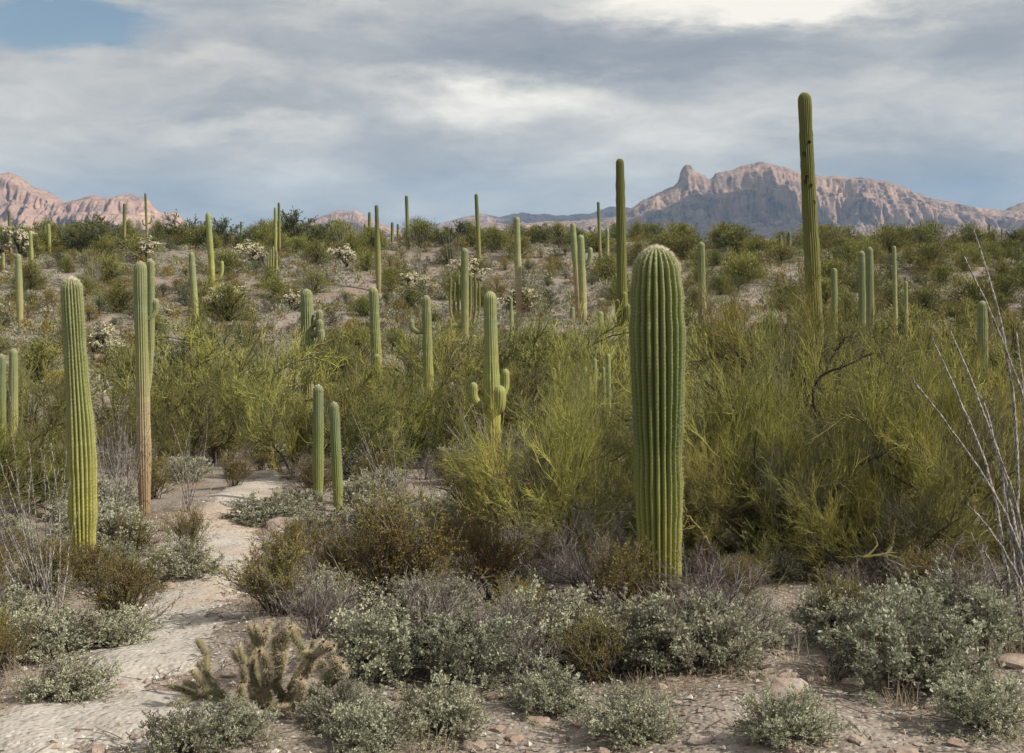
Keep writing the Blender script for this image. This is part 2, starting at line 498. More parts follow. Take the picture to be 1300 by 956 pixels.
def ground_mat(name, path=False):
    m, N, bs = new_mat(name)
    co = N.n('ShaderNodeNewGeometry').outputs['Position']
    big = N.noise(co, 0.35, 5.0, 0.6)
    med = N.noise(co, 2.3, 6.0, 0.65)
    fine = N.noise(co, 24.0, 5.0, 0.7)
    vor = N.n('ShaderNodeTexVoronoi', ins={'Vector': co, 'Scale': 26.0, 'Randomness': 1.0})
    vor2 = N.n('ShaderNodeTexVoronoi', ins={'Vector': co, 'Scale': 9.0, 'Randomness': 1.0})
    if path:
        c = N.ramp(med, [(0.25, (0.34, 0.305, 0.26)), (0.55, (0.46, 0.425, 0.37)), (0.8, (0.53, 0.495, 0.44))])
        c = N.mix(N.smooth(big, 0.50, 0.66, 0.0, 0.6), c, (0.42, 0.28, 0.18))
    else:
        c = N.ramp(med, [(0.25, (0.155, 0.125, 0.10)), (0.5, (0.26, 0.22, 0.18)), (0.8, (0.39, 0.345, 0.295))])
        c = N.mix(N.smooth(big, 0.50, 0.66, 0.0, 0.6), c, (0.26, 0.165, 0.11))
    peb = N.ramp(N.n('ShaderNodeSeparateXYZ', ins={'Vector': vor.outputs['Color']}).outputs[0],
                 [(0.0, (0.12, 0.09, 0.072)), (0.4, (0.27, 0.22, 0.18)), (0.75, (0.42, 0.375, 0.33)), (1.0, (0.60, 0.56, 0.51))] if not path else [(0.0, (0.24, 0.20, 0.165)), (0.4, (0.42, 0.38, 0.33)), (0.75, (0.52, 0.48, 0.44)), (1.0, (0.66, 0.63, 0.59))])
    c = N.mix(N.smooth(vor.outputs['Distance'], 0.55, 0.25, 0.0, 0.6), c, peb)
    peb2 = N.ramp(N.n('ShaderNodeSeparateXYZ', ins={'Vector': vor2.outputs['Color']}).outputs[1],
                  [(0.0, (0.18, 0.125, 0.095)), (0.5, (0.32, 0.27, 0.225)), (1.0, (0.52, 0.475, 0.43))])
    c = N.mix(N.smooth(vor2.outputs['Distance'], 0.38, 0.30, 0.0, 0.35 if not path else 0.2), c, peb2)
    c = N.mix(N.smooth(fine, 0.56, 0.70, 0.0, 0.5), c, (0.15, 0.115, 0.085))
    N.link(c, bs.inputs['Base Color'])
    bs.inputs['Roughness'].default_value = 0.95
    hgt = N.math('ADD', N.math('MULTIPLY', N.smooth(vor.outputs['Distance'], 0.6, 0.1), 0.6), fine)
    hgt = N.math('ADD', hgt, N.math('MULTIPLY', N.smooth(vor2.outputs['Distance'], 0.42, 0.2), 0.8))
    b = N.n('ShaderNodeBump', ins={'Strength': 0.55 if path else 0.8, 'Distance': 0.02, 'Height': hgt})
    N.link(b.outputs[0], bs.inputs['Normal'])
    return m


M['ground'] = ground_mat('desert_ground')
M['path'] = ground_mat('path_gravel', True)


def rock_mat(name, a, b, c_):
    m, N, bs = new_mat(name)
    co = N.n('ShaderNodeNewGeometry').outputs['Position']
    rnd = N.n('ShaderNodeObjectInfo').outputs['Random']
    n1 = N.noise(co, 6.0, 6.0, 0.65)
    col = N.ramp(n1, [(0.3, a), (0.5, b), (0.72, c_)])
    col = N.mix(N.math('MULTIPLY', rnd, 0.55), col, (0.30, 0.20, 0.14))
    N.link(col, bs.inputs['Base Color'])
    bp = N.n('ShaderNodeBump', ins={'Strength': 0.6, 'Distance': 0.03, 'Height': N.noise(co, 22.0, 6.0, 0.7)})
    N.link(bp.outputs[0], bs.inputs['Normal'])
    return m


M['rock'] = rock_mat('rock_tan', (0.22, 0.165, 0.13), (0.38, 0.31, 0.26), (0.50, 0.44, 0.38))


def mountain_mat(name, scale, cols, veg=0.5):
    m, N, bs = new_mat(name)
    geo = N.n('ShaderNodeNewGeometry')
    co = geo.outputs['Position']
    sep = N.n('ShaderNodeSeparateXYZ', ins={'Vector': co})
    warp = N.noise(co, 0.004, 5.0, 0.6)
    z = N.math('ADD', N.math('MULTIPLY', sep.outputs['Z'], 1.0 / scale), N.math('MULTIPLY', N.math('SUBTRACT', warp, 0.5), 0.5))
    zc = N.n('ShaderNodeCombineXYZ', ins={'Z': z, 'X': N.math('MULTIPLY', sep.outputs['X'], 0.0006)})
    strata = N.noise(zc.outputs[0], 8.0, 5.0, 0.7)
    c = N.ramp(strata, [(0.25, cols[0]), (0.45, cols[1]), (0.6, cols[2]), (0.78, cols[3])])
    n1 = N.noise(co, 0.016, 7.0, 0.7)
    c = N.mix(N.smooth(n1, 0.48, 0.62, 0.0, 0.85), c, cols[4])
    nz = N.n('ShaderNodeSeparateXYZ', ins={'Vector': geo.outputs['Normal']}).outputs['Z']
    n2 = N.noise(co, 0.06, 5.0, 0.75)
    vg = N.math('MULTIPLY', N.smooth(nz, 0.35, 0.8), N.smooth(n2, 0.48, 0.62))
    c = N.mix(N.math('MULTIPLY', vg, veg), c, (0.14, 0.13, 0.085))
    N.link(c, bs.inputs['Base Color'])
    bs.inputs['Roughness'].default_value = 1.0
    bs.inputs['Specular IOR Level'].default_value = 0.0
    h = N.math('ADD', N.noise(co, 0.02, 8.0, 0.72), N.math('MULTIPLY', strata, 0.5))
    b = N.n('ShaderNodeBump', ins={'Strength': 1.0, 'Distance': 14.0, 'Height': h})
    N.link(b.outputs[0], bs.inputs['Normal'])
    return m


M['mesa'] = mountain_mat('mesa_rock', 330.0, [(0.23, 0.155, 0.135), (0.40, 0.265, 0.20), (0.48, 0.32, 0.23), (0.72, 0.49, 0.33), (0.17, 0.12, 0.11)])
M['left_range'] = mountain_mat('left_range_rock', 260.0, [(0.29, 0.195, 0.17), (0.46, 0.30, 0.24), (0.54, 0.355, 0.265), (0.80, 0.59, 0.38), (0.23, 0.16, 0.145)])

# ------------------------------------------------------------------ ground, path, mountains
def build_ground():
    rr = np.concatenate([np.geomspace(0.6, 4.5, 12)[:-1], np.geomspace(4.5, 32, 200)[:-1], np.geomspace(32, 160, 190)[:-1], np.geomspace(160, 8300, 60)])
    front = np.radians(np.linspace(-27, 27, 250))
    side = np.radians(np.linspace(27, 333, 62))[1:-1]
    a = np.concatenate([front, side])
    R, A = np.meshgrid(rr, a, indexing='ij')
    X, Y = R * np.sin(A), R * np.cos(A)
    Z = zg(X, Y)
    V = np.stack([X, Y, Z], -1).reshape(-1, 3)
    nr, na = R.shape
    i, j = np.meshgrid(np.arange(nr - 1), np.arange(na), indexing='ij')
    j2 = (j + 1) % na
    Q = np.stack([i * na + j, (i + 1) * na + j, (i + 1) * na + j2, i * na + j2], -1).reshape(-1, 4)[:, ::-1]
    V = np.vstack([V, [[0, 0, float(zg(0, 0))]]])
    c = len(V) - 1
    T = np.stack([np.full(na, c), np.arange(na), (np.arange(na) + 1) % na], -1)[:, ::-1]
    obj('ground', mesh('ground', V, Q, T, [M['ground']]), kind='structure')


def build_path():
    pts = [(60, 1010), (128, 915), (188, 842), (238, 772), (282, 705), (276, 662), (297, 632), (345, 610), (385, 600)]
    C = np.array([ray(*p)[:2] for p in pts])
    t = np.linspace(0, 1, len(C))
    tt = np.linspace(0, 1, 260)
    cx, cy_ = np.interp(tt, t, C[:, 0]), np.interp(tt, t, C[:, 1])
    k = np.hanning(31)
    k /= k.sum()
    pad = lambda v: np.convolve(np.pad(v, 15, 'edge'), k, 'valid')
    cx, cy_ = pad(cx), pad(cy_)
    tx, ty = np.gradient(cx), np.gradient(cy_)
    ln = np.hypot(tx, ty)
    nx, ny = ty / ln, -tx / ln
    u = np.linspace(-1, 1, 41)
    hw = 0.62 + 0.12 * fbm(tt * 14, tt * 0 + 3, 3)
    X = cx[:, None] + nx[:, None] * u[None] * hw[:, None]
    Y = cy_[:, None] + ny[:, None] * u[None] * hw[:, None]
    Z = zg(X, Y) + 0.022 - 0.06 * np.abs(u[None]) ** 2.2 + 0.02 * fbm(X / 0.5, Y / 0.5, 3)
    n, k2 = X.shape
    i, j = np.meshgrid(np.arange(n - 1), np.arange(k2 - 1), indexing='ij')
    Q = np.stack([i * k2 + j, i * k2 + j + 1, (i + 1) * k2 + j + 1, (i + 1) * k2 + j], -1).reshape(-1, 4)
    obj('path', mesh('path', np.stack([X, Y, Z], -1), Q, mats=[M['path']]), kind='structure')
    return cx, cy_


def build_mountain(name, sky, depth, front, mat, seed, step=1.0, rows=110, cliff=0.5, amp=1.0, crag=1.0):
    """a range: skyline heights at their distance, talus in front, cliffs above, a back slope behind"""
    p = np.array(sky, float)
    px = np.arange(p[0, 0], p[-1, 0], step)
    py = np.interp(px, p[:, 0], p[:, 1]) + crag * (1.3 * fbm(px / 13.0 + seed, px * 0 + seed, 4, 0.6))
    zr = EYE + (HOR - py) / F * depth
    zb = EYE - 30.0
    zr = np.maximum(zr, zb + 2)
    t = np.concatenate([np.linspace(0, 1, rows), 1 + np.linspace(0, 1, 14)[1:]])
    PX, T = np.meshgrid(px, t, indexing='ij')
    tf = np.clip(T, 0, 1)
    w = 0.10 * fbm(PX / 60 + seed, tf * 2.0, 3)
    s = np.clip(tf + w * tf * (1 - tf) * 4, 0, 1)
    talus = 0.50 * s ** 1.25
    cl = cliff * sstep(0.60, 0.74, s) + (0.5 - cliff * 0.5) * sstep(0.80, 0.90, s)
    prof = talus + cl * 0.62
    prof = prof / prof.max()
    wp = 6.0 * fbm(PX / 30 + seed, tf * 4 + seed, 3)
    gul = 1 - np.abs(fbm((PX + wp) / 10 + seed * 3, tf * 9 + seed, 5, 0.66))
    rid = 1 - np.abs(fbm((PX + wp) / 48 + seed * 5, tf * 2.6 + seed, 4, 0.6))
    mod = tf * (1 - tf) * 4
    h = np.clip(prof + amp * mod * (0.08 * (rid - 0.7) + 0.034 * (gul - 0.7)), 0, None)
    # bedded rock: hard and soft layers weather into ledges
    q = h * 13 + 1.2 * fbm(PX / 120 + seed, tf * 0 + seed, 2)
    led = (np.floor(q) + sstep(0.25, 0.75, q - np.floor(q)) - q) / 13
    h = h + led * 0.75 * sstep(0.25, 0.5, h) * np.clip(mod * 1.5, 0, 1)
    kk = np.hanning(int(60 / step) | 1)
    kk /= kk.sum()
    zs = np.minimum(np.convolve(np.pad(zr, len(kk) // 2, 'edge'), kk, 'valid'), zr + 12)
    crest = sstep(0.86, 1.0, tf)
    H = (zs[:, None] * (1 - crest) + zr[:, None] * crest - zb) * h
    back = np.clip(T - 1, 0, 1)
    H = H * (1 - 0.95 * back ** 0.8)
    Y = depth - front * (1 - tf) + front * 0.45 * back
    Y = Y + amp * front * 0.045 * fbm(PX / 17 + seed, tf * 5, 5, 0.65) * mod
    X = (PX - 650) / F * depth * (1 - 0.25 * (1 - tf) * front / depth)
    Z = zb + H
    # keep the skyline where it is: scale height by its true distance
    V = np.stack([X, Y, Z], -1)
    n, k = PX.shape
    i, j = np.meshgrid(np.arange(n - 1), np.arange(k - 1), indexing='ij')
    Q = np.stack([i * k + j, (i + 1) * k + j, (i + 1) * k + j + 1, i * k + j + 1], -1).reshape(-1, 4)
    obj(name, mesh(name, V, Q, mats=[mat]), kind='structure')


build_ground()
PATH = build_path()
build_mountain('mountain', [(520, 300), (560, 287), (600, 281), (650, 284), (700, 281), (745, 279), (775, 276), (792, 270), (805, 262), (818, 253), (840, 243), (855, 236),
                            (861, 229), (864, 217), (867, 212), (871, 210), (877, 211), (882, 218), (889, 220), (895, 224), (900, 228), (905, 226), (908, 220), (925, 216),
                            (940, 211), (955, 207), (968, 205), (980, 209), (1000, 214), (1015, 219), (1040, 222), (1070, 224), (1100, 226), (1130, 231),
                            (1150, 238), (1170, 248), (1185, 252), (1205, 256), (1222, 263), (1240, 264), (1260, 266), (1275, 268), (1290, 260), (1300, 256), (1345, 246), (1400, 262), (1460, 290)],
               4800, 900, M['mesa'], 1.7, step=1.15, rows=110)
build_mountain('mountain', [(-160, 262), (-80, 232), (-30, 224), (0, 221), (10, 218), (25, 225), (45, 238), (60, 243), (75, 250), (85, 257), (100, 253), (120, 248),
                            (130, 252), (148, 249), (165, 247), (185, 251), (195, 262), (203, 271), (215, 269), (222, 267), (232, 278), (246, 290), (270, 302)],
               4200, 800, M['left_range'], 5.3, step=1.2, rows=80, cliff=0.35, amp=1.4)
build_mountain('mountain', [(320, 296), (360, 291), (385, 284), (400, 278), (420, 271), (437, 266), (450, 267), (462, 272), (475, 280), (492, 288), (530, 297)],
               5600, 900, M['left_range'], 9.1, step=0.8, rows=60, cliff=0.3)
build_mountain('mountain', [(540, 286), (575, 279), (600, 273), (617, 271), (632, 276), (645, 273), (665, 270), (680, 271), (690, 270), (705, 273), (730, 272), (750, 271),
                            (765, 266), (778, 262), (800, 264), (830, 275)],
               6800, 1200, M['mesa'], 12.4, step=0.8, rows=60, cliff=0.3)
build_mountain('mountain', [(20, 300), (60, 291), (95, 285), (125, 283), (160, 287), (230, 300)], 2600, 500, M['mesa'], 21.4, step=1.2, rows=40, cliff=0.1, crag=0.4)


def build_cloud(target, alt, size, seed):
    """a cumulus puff between the sun and the range, lumpy on top and flat below"""
    t = (alt - target[2]) / TO_SUN.z
    c = np.array(target) + np.array(TO_SUN) * t
    nu, nv = 64, 32
    u, v = np.meshgrid(np.linspace(0, 2 * math.pi, nu, endpoint=False), np.linspace(-math.pi / 2, math.pi / 2, nv), indexing='ij')
    x, y, z = np.cos(u) * np.cos(v), np.sin(u) * np.cos(v), np.sin(v)
    r = 1 + 0.22 * fbm(x * 2.2 + seed + z, y * 2.2 + z * 1.7, 4, 0.55)
    z = np.where(z < 0, z * 0.35, z)
    V = np.stack([x * r * size[0], y * r * size[1], z * r * size[2]], -1)
    i, j = np.meshgrid(np.arange(nu), np.arange(nv - 1), indexing='ij')
    i2 = (i + 1) % nu
    Q = np.stack([i * nv + j, i2 * nv + j, i2 * nv + j + 1, i * nv + j + 1], -1).reshape(-1, 4)
    m, N, bs = new_mat('cloud_white')
    bs.inputs['Base Color'].default_value = (0.85, 0.85, 0.86, 1)
    obj('cloud', mesh('cloud', V, Q, mats=[m]), loc=c, kind='structure')


build_cloud(((938 - 650) / F * 4400, 4310, 75), 1500, (370, 350, 90), 2.0)
build_cloud(((425 - 650) / F * 5300, 5200, 40), 1600, (190, 260, 90), 6.0)
build_cloud(((730 - 650) / F * 6700, 6750, 90), 1700, (430, 380, 120), 11.0)
build_cloud(((120 - 650) / F * 2450, 2400, 10), 1300, (190, 330, 90), 15.0)


def build_haze():
    x0, x1, y0, y1, z0, z1 = -8600, 8600, -8600, 8600, -62.0, 330.0
    V = [(x, y, z) for x in (x0, x1) for y in (y0, y1) for z in (z0, z1)]
    Q = [(0, 1, 3, 2), (4, 6, 7, 5), (0, 4, 5, 1), (2, 3, 7, 6), (0, 2, 6, 4), (1, 5, 7, 3)]
    m = bpy.data.materials.new('haze_air')
    m.use_nodes = True
    N = Nodes(m.node_tree)
    out = N.n('ShaderNodeOutputMaterial')
    pv = N.n('ShaderNodeVolumePrincipled')
    pv.inputs['Color'].default_value = (0.36, 0.64, 1.0, 1)
    pv.inputs['Density'].default_value = 7.5e-5
    pv.inputs['Anisotropy'].default_value = 0.1
    N.link(pv.outputs[0], out.inputs['Volume'])
    obj('haze', mesh('haze', V, Q, mats=[m], smooth=False), kind='stuff')


build_haze()

# ------------------------------------------------------------------ saguaros
def spine_curve(pts, n):
    """smooth curve through control points, n samples evenly by length"""
    P = np.array(pts, float)
    K = len(P)
    if K == 2:
        return P[0] + (P[1] - P[0]) * np.linspace(0, 1, n)[:, None]
    E = np.vstack([2 * P[0] - P[1], P, 2 * P[-1] - P[-2]])
    out = []
    for i in range(K - 1):
        a, b, c, d = E[i:i + 4]
        t = np.linspace(0, 1, 24, endpoint=(i == K - 2))[:, None]
        out.append(0.5 * (2 * b + (c - a) * t + (2 * a - 5 * b + 4 * c - d) * t ** 2 + (3 * b - a - 3 * c + d) * t ** 3))
    C = np.vstack(out)
    s = np.concatenate([[0], np.cumsum(np.linalg.norm(np.diff(C, axis=0), axis=1))])
    u = np.linspace(0, s[-1], n)
    return np.stack([np.interp(u, s, C[:, k]) for k in range(3)], 1)


def column(pts, prof, ribs, spr, rings, depth=0.13, seed=0, wob=0.025, dome=1.15, spines=None, h0=0.0, hspan=None):
    """a ribbed cactus stem along control points; prof = [(t, radius)]; returns mesh data (and spine data)"""
    rng = np.random.RandomState(seed)
    C = spine_curve(pts, 300)
    s = np.concatenate([[0], np.cumsum(np.linalg.norm(np.diff(C, axis=0), axis=1))])
    L = s[-1]
    pr = np.array(prof, float)
    rt = pr[-1, 1]
    dl = min(rt * dome, L * 0.45)
    ub = np.linspace(0, L - dl, max(rings - 9, 4))[:-1]
    ud = L - dl * (1 - np.sin(np.linspace(0, math.pi / 2, 10)))
    u = np.concatenate([ub, ud])
    P = np.stack([np.interp(u, s, C[:, k]) for k in range(3)], 1)
    T = norm(np.gradient(P, axis=0))
    T[-1] = T[-2]
    U = np.zeros_like(P)
    x = np.array([1.0, 0, 0]) if abs(T[0, 0]) < 0.8 else np.array([0, 1.0, 0])
    for i in range(len(P)):
        x = x - T[i] * x.dot(T[i])
        x /= np.linalg.norm(x)
        U[i] = x
    W = np.cross(T, U)
    base = np.interp(u / L, pr[:, 0], pr[:, 1])
    k = np.hanning(7)
    k /= k.sum()
    base = np.convolve(np.pad(base, 3, 'edge'), k, 'valid')
    base = base * (1 + wob * fbm(u * 3.1 + seed * 3.3, u * 0 + seed, 3, 0.6) * 1.3)
    dm = np.sqrt(np.clip(1 - np.clip((u - (L - dl)) / dl, 0, 1) ** 2, 0, 1))
    base = base * np.maximum(dm, 0.02)
    S = ribs * spr
    th = np.arange(S) * 2 * math.pi / S
    crest = np.abs(np.cos(ribs * th / 2))
    shape = 1 - depth + depth * crest ** 0.6
    wav = 0.035 * fbm(u[:, None] * 2.6 + seed, th[None] * 3.0, 3) if spr > 3 else 0.0
    R = base[:, None] * (shape[None] + wav)
    V = P[:, None] + R[:, :, None] * (np.cos(th)[None, :, None] * U[:, None] + np.sin(th)[None, :, None] * W[:, None])
    n = len(u)
    i, j = np.meshgrid(np.arange(n - 1), np.arange(S), indexing='ij')
    j2 = (j + 1) % S
    Q = np.stack([i * S + j, i * S + j2, (i + 1) * S + j2, (i + 1) * S + j], -1).reshape(-1, 4)
    hsp = hspan or L
    at_ = {'rib': np.tile(crest, n), 'hgt': np.repeat((h0 + u) / hsp, S), 'hm': np.repeat(h0 + u, S)}
    V2 = V.reshape(-1, 3)
    T3 = None
    V2 = np.vstack([V2, P[-1:] + T[-1:] * base[-1] * 0.3])
    T3 = np.stack([(n - 1) * S + np.arange(S), (n - 1) * S + (np.arange(S) + 1) % S, np.full(S, n * S)], -1)
    at_ = {k_: np.append(v, v[-1]) for k_, v in at_.items()}
    sp = None
    if spines:
        gap, length, width, per = spines
        uu = np.concatenate([np.arange(0.03, L - dl, gap), L - dl * (1 - np.sin(np.linspace(0, 1.5, int(dl * 2.6 / gap) + 3)))])
        ths = np.arange(ribs) * 2 * math.pi / ribs
        UU, TH = np.meshgrid(uu, ths, indexing='ij')
        UU = np.clip(UU + rng.uniform(-gap, gap, UU.shape) * 0.25, 0, L * 0.9999)
        f = UU.ravel()
        ip = lambda A: np.stack([np.interp(f, u, A[:, q]) for q in range(3)], 1)
        rad = np.interp(f, u, base)
        cu, cw, ct = norm(ip(U)), norm(ip(W)), norm(ip(T))
        out = np.cos(TH.ravel())[:, None] * cu + np.sin(TH.ravel())[:, None] * cw
        pos = ip(P) + out * rad[:, None]
        tip = np.clip((f - (L - dl)) / dl, 0, 1)[:, None]
        out = norm(out * (1 - 0.75 * tip) + ct * tip * 1.1)
        pos, out, ct, fh = [np.repeat(a, per, 0) for a in (pos, out, ct, f)]
        m = len(pos)
        d = norm(out + rng.normal(0, 0.62, (m, 3)) - ct * 0.12)
        d = np.where((d * out).sum(1, keepdims=True) < 0.1, norm(d + out), d)
        ln = length * rng.uniform(0.5, 1.15, m)[:, None]
        sd = norm(np.cross(d, rng.normal(0, 1, (m, 3)))) * width
        sd2 = norm(np.cross(d, sd)) * width
        o = pos - out * 0.004
        Vs = np.stack([o + sd, o - 0.5 * sd + 0.87 * sd2, o - 0.5 * sd - 0.87 * sd2, o + d * ln], 1)
        b = np.arange(m)[:, None] * 4
        Ts = np.stack([b + [0, 1, 3], b + [1, 2, 3], b + [2, 0, 3]], 1).reshape(-1, 3)
        tint = np.repeat(np.clip(rng.uniform(0, 0.7, m) + 0.6 * np.clip((fh - (L - dl * 1.6)) / (dl * 1.6), 0, 1), 0, 1), 4)
        sp = (Vs, Ts, tint)
    return (V2, Q, T3, at_), sp


def saguaro(label, x, ytop, d, wid, mat='sag_pale', xtop=None, prof=None, arms=(), lod=1, seed=1, bend=0.0, group=None,
            ribs=None, spines='auto', depth=0.13, name='saguaro', pts=None):
    """x = picture column of the foot, ytop = picture row of the tip, wid = stem width in picture pixels, d = distance"""
    foot = at(x, d)
    H = ztop(ytop, d) - foot[2]
    xt = ((xtop if xtop is not None else x) - x) / F * d
    R = wid / F * d / 2
    sink = 0.12
    spn = [(0, 0, -sink), (xt * 0.35 + bend, 0, H * 0.4), (xt * 0.75 + bend * 0.6, 0, H * 0.75), (xt, 0, H)]
    prof = [(t, r * R) for t, r in (prof or [(0, 0.86), (0.12, 0.92), (0.4, 1.02), (0.7, 1.0), (0.9, 0.93), (1, 0.86)])]
    rings, spr, rb = {0: (120, 8, 23), 1: (70, 4, 18), 2: (34, 3, 13), 3: (20, 2, 11)}[lod]
    rb = ribs or rb
    sp = None
    if spines == 'auto':
        sp = {0: (0.036, 0.034, 0.0011, 6), 1: (0.055, 0.028, 0.0020, 2)}.get(lod)
    root = obj(name, None, loc=foot, label=label, cat='cactus', group=group)
    root.empty_display_size = 0.3
    m = M[mat]
    data, sd = column(spn, prof, rb, spr, rings, depth, seed, spines=sp, wob=0.035 if lod else 0.028)
    obj('trunk', mesh('saguaro_trunk', data[0], data[1], data[2], [m], data[3]), root)
    if sd is not None:
        obj('spines', mesh('saguaro_spines', sd[0], None, sd[1], [M['spine']], {'tint': sd[2]}), root, kind='stuff')
    C = spine_curve(spn, 60)
    for k, a in enumerate(arms):
        # arm: (row of joint, dx pixels outward, row of its tip, width px, [depth offset in m], [droop])
        yj, dx, yt, aw = a[:4]
        dy = a[4] if len(a) > 4 else 0.0
        pz = ztop(yj, d) - foot[2]
        pt = ztop(yt, d) - foot[2]
        i = int(np.argmin(np.abs(C[:, 2] - pz)))
        c = C[i]
        ox = dx / F * d
        ar = aw / F * d / 2
        px = c[0] + ox
        if len(a) > 5:      # explicit droop: tip below or level with the joint
            ctl = [(c[0], c[1], pz), (c[0] + ox * 0.5, dy * 0.5, pz + a[5] * 0.5), (px, dy, pt)]
        else:
            ctl = [(c[0], c[1] + dy * 0.2, pz), (c[0] + ox * 0.62, dy * 0.7, pz + (pt - pz) * 0.06 - ar * 0.1),
                   (px * 0.97 + c[0] * 0.03, dy, pz + (pt - pz) * 0.38), (px, dy, pt)]
        data, sd = column(ctl, [(0, ar * 0.62), (0.18, ar * 0.75), (0.4, ar), (0.85, ar), (1, ar * 0.9)], max(9, rb - 5), spr, max(22, rings // 2),
                          depth, seed + 10 + k, spines=sp, h0=pz, hspan=H)
        arm = obj('arm', mesh('saguaro_arm', data[0], data[1], data[2], [m], data[3]), root)
        if sd is not None:
            obj('spines', mesh('saguaro_spines', sd[0], None, sd[1], [M['spine']], {'tint': sd[2]}), arm, kind='stuff')
    return root


def gd(px, py):
    return float(ray(px, py)[1])


# the big one in front
saguaro('massive single-stemmed saguaro with deep green ribs and a fuzzy tan crown', 838, 313, 10.7, 68, 'sag_main', xtop=833, lod=0, seed=3, depth=0.33,
        prof=[(0, 0.70), (0.06, 0.73), (0.2, 0.80), (0.32, 0.90), (0.45, 0.90), (0.55, 0.97), (0.68, 1.02), (0.8, 1.0), (0.9, 0.94), (1, 0.84)], ribs=22)
saguaro('bright yellow-green saguaro without arms, bulging low down, rising from creosote beside the path', 107, 353, gd(107, 735), 38, 'sag_yellow', xtop=90, seed=5,
        prof=[(0, 0.66), (0.1, 0.78), (0.25, 0.93), (0.42, 1.0), (0.55, 0.88), (0.62, 0.77), (0.75, 0.72), (0.9, 0.70), (1, 0.66)], ribs=20, bend=0.02, lod=0, depth=0.27)
saguaro('pale saguaro with a second column hugging its side, tan at the foot', 184, 332, gd(184, 655), 19.5, 'sag_tan', xtop=178, seed=8,
        prof=[(0, 0.62), (0.1, 0.8), (0.25, 1.0), (0.4, 0.9), (0.6, 0.86), (1, 0.86)],
        arms=[(505, 9, 330, 9, 0.05), (404, 17, 380, 8, 0.05)], depth=0.19)
saguaro('stout saguaro with three stubby arms stacked on one side', 394, 367, 44, 17, 'sag_pale', xtop=389, seed=11,
        arms=[(412, 16, 393, 9, -0.1), (424, 17, 405, 10, -0.25), (437, 18, 416, 10, -0.3)], depth=0.19)
saguaro('dark grey-green young saguaro in the shade of a palo verde', 404, 489, gd(404, 636), 14, 'sag_grey', seed=13)
saguaro('slim young saguaro with a yellow-green foot standing by leaning ocotillo wands', 430, 511, gd(430, 650), 13, 'sag_grey', xtop=424, seed=14)
saguaro('saguaro with one short blunt arm held against its front', 481, 365, 47, 16, 'sag_yellow', xtop=474, seed=15,
        prof=[(0, 1.1), (0.2, 1.05), (0.5, 0.85), (0.8, 0.76), (1, 0.72)], arms=[(486, 1, 448, 11, -0.42)], depth=0.19)
saguaro('slender saguaro with a single stub arm bent out at mid height', 545, 375, gd(545, 555), 14, 'sag_yellow', xtop=541, seed=16,
        prof=[(0, 0.9), (0.2, 1.05), (0.5, 0.98), (1, 0.78)], arms=[(421, -19, 405, 8, 0.0)], depth=0.19)
saguaro('pale saguaro with a drooping arm and curled lower arms on the slope', 590, 315, gd(590, 482), 10, 'sag_pale', seed=17, lod=1,
        arms=[(416, -26, 424, 7, 0.0, 0.25), (470, 12, 425, 7, -0.1), (474, 18, 440, 6, -0.3)], depth=0.19)
saguaro('saguaro ringed by four short upcurved arms around its waist', 626, 370, 29, 20, 'sag_yellow', xtop=622, seed=18,
        prof=[(0, 0.98), (0.3, 1.1), (0.6, 0.97), (0.85, 0.82), (1, 0.80)],
        arms=[(514, -23, 484, 10.5, -0.25), (510, -26, 478, 10, 0.18), (506, 17, 470, 10.5, 0.2), (520, 10, 487, 16, -0.38)], depth=0.12)
saguaro('very tall olive saguaro with clustered small arms low on its trunk', 792, 201, 50, 14.5, 'sag_olive', xtop=787, seed=19,
        prof=[(0, 0.98), (0.3, 1.0), (0.45, 0.96), (0.6, 0.90), (0.78, 0.82), (0.93, 0.80), (0.96, 0.72), (1, 0.7)],
        arms=[(398, 1, 370, 7, -0.42), (412, 5, 385, 9, -0.40), (405, -7, 380, 6, -0.2)], depth=0.19)
saguaro('tallest saguaro of all, olive and armless with dark nest holes', 1038, 117, 36, 21, 'sag_olive', xtop=1021, seed=20,
        prof=[(0, 1.05), (0.25, 1.04), (0.45, 0.99), (0.6, 0.93), (0.85, 0.84), (1, 0.76)], ribs=20, depth=0.19, bend=0.03)
saguaro('clean straight saguaro standing on the hillside right behind the massive one', 893, 307, gd(893, 456), 10.5, 'sag_tan', xtop=890, seed=21, lod=1,
        prof=[(0, 1.1), (0.4, 1.02), (0.8, 0.90), (1, 0.85)], arms=[(457, -22, 428, 8, -0.2)], depth=0.19)
saguaro('tall pale saguaro on the slope with a straight tapering foot', 659, 275, gd(659, 402), 8.6, 'sag_tan', xtop=656, seed=22, lod=2, depth=0.19)
saguaro('leaning tan-footed saguaro pressed against a taller ringed neighbour', 735, 283, gd(735, 403), 8, 'sag_tan', xtop=727, seed=23, lod=2, depth=0.19)
saguaro('banded saguaro with one arm raised beside a leaning twin', 741, 298, gd(741, 412), 10, 'sag_pale', xtop=737, seed=24, lod=2,
        arms=[(336, 11, 314, 6.5, 0)], depth=0.19)
saguaro('short stumpy saguaro at the foot of the leaning twin pair', 727, 389, gd(727, 412), 8, 'sag_pale', seed=25, lod=2)
saguaro('knee-high blunt saguaro between the twin pair and the very tall one', 762, 395, gd(762, 420), 8.5, 'sag_pale', seed=26, lod=2)
saguaro('thin reddish-brown saguaro pole standing against the pink lower slopes', 762, 256, 118, 4.2, 'sag_far', xtop=759.5, seed=27, lod=3)
saguaro('short green saguaro next to the reddish pole on the ridge', 771, 290, 106, 5, 'sag_pale', seed=28, lod=3)
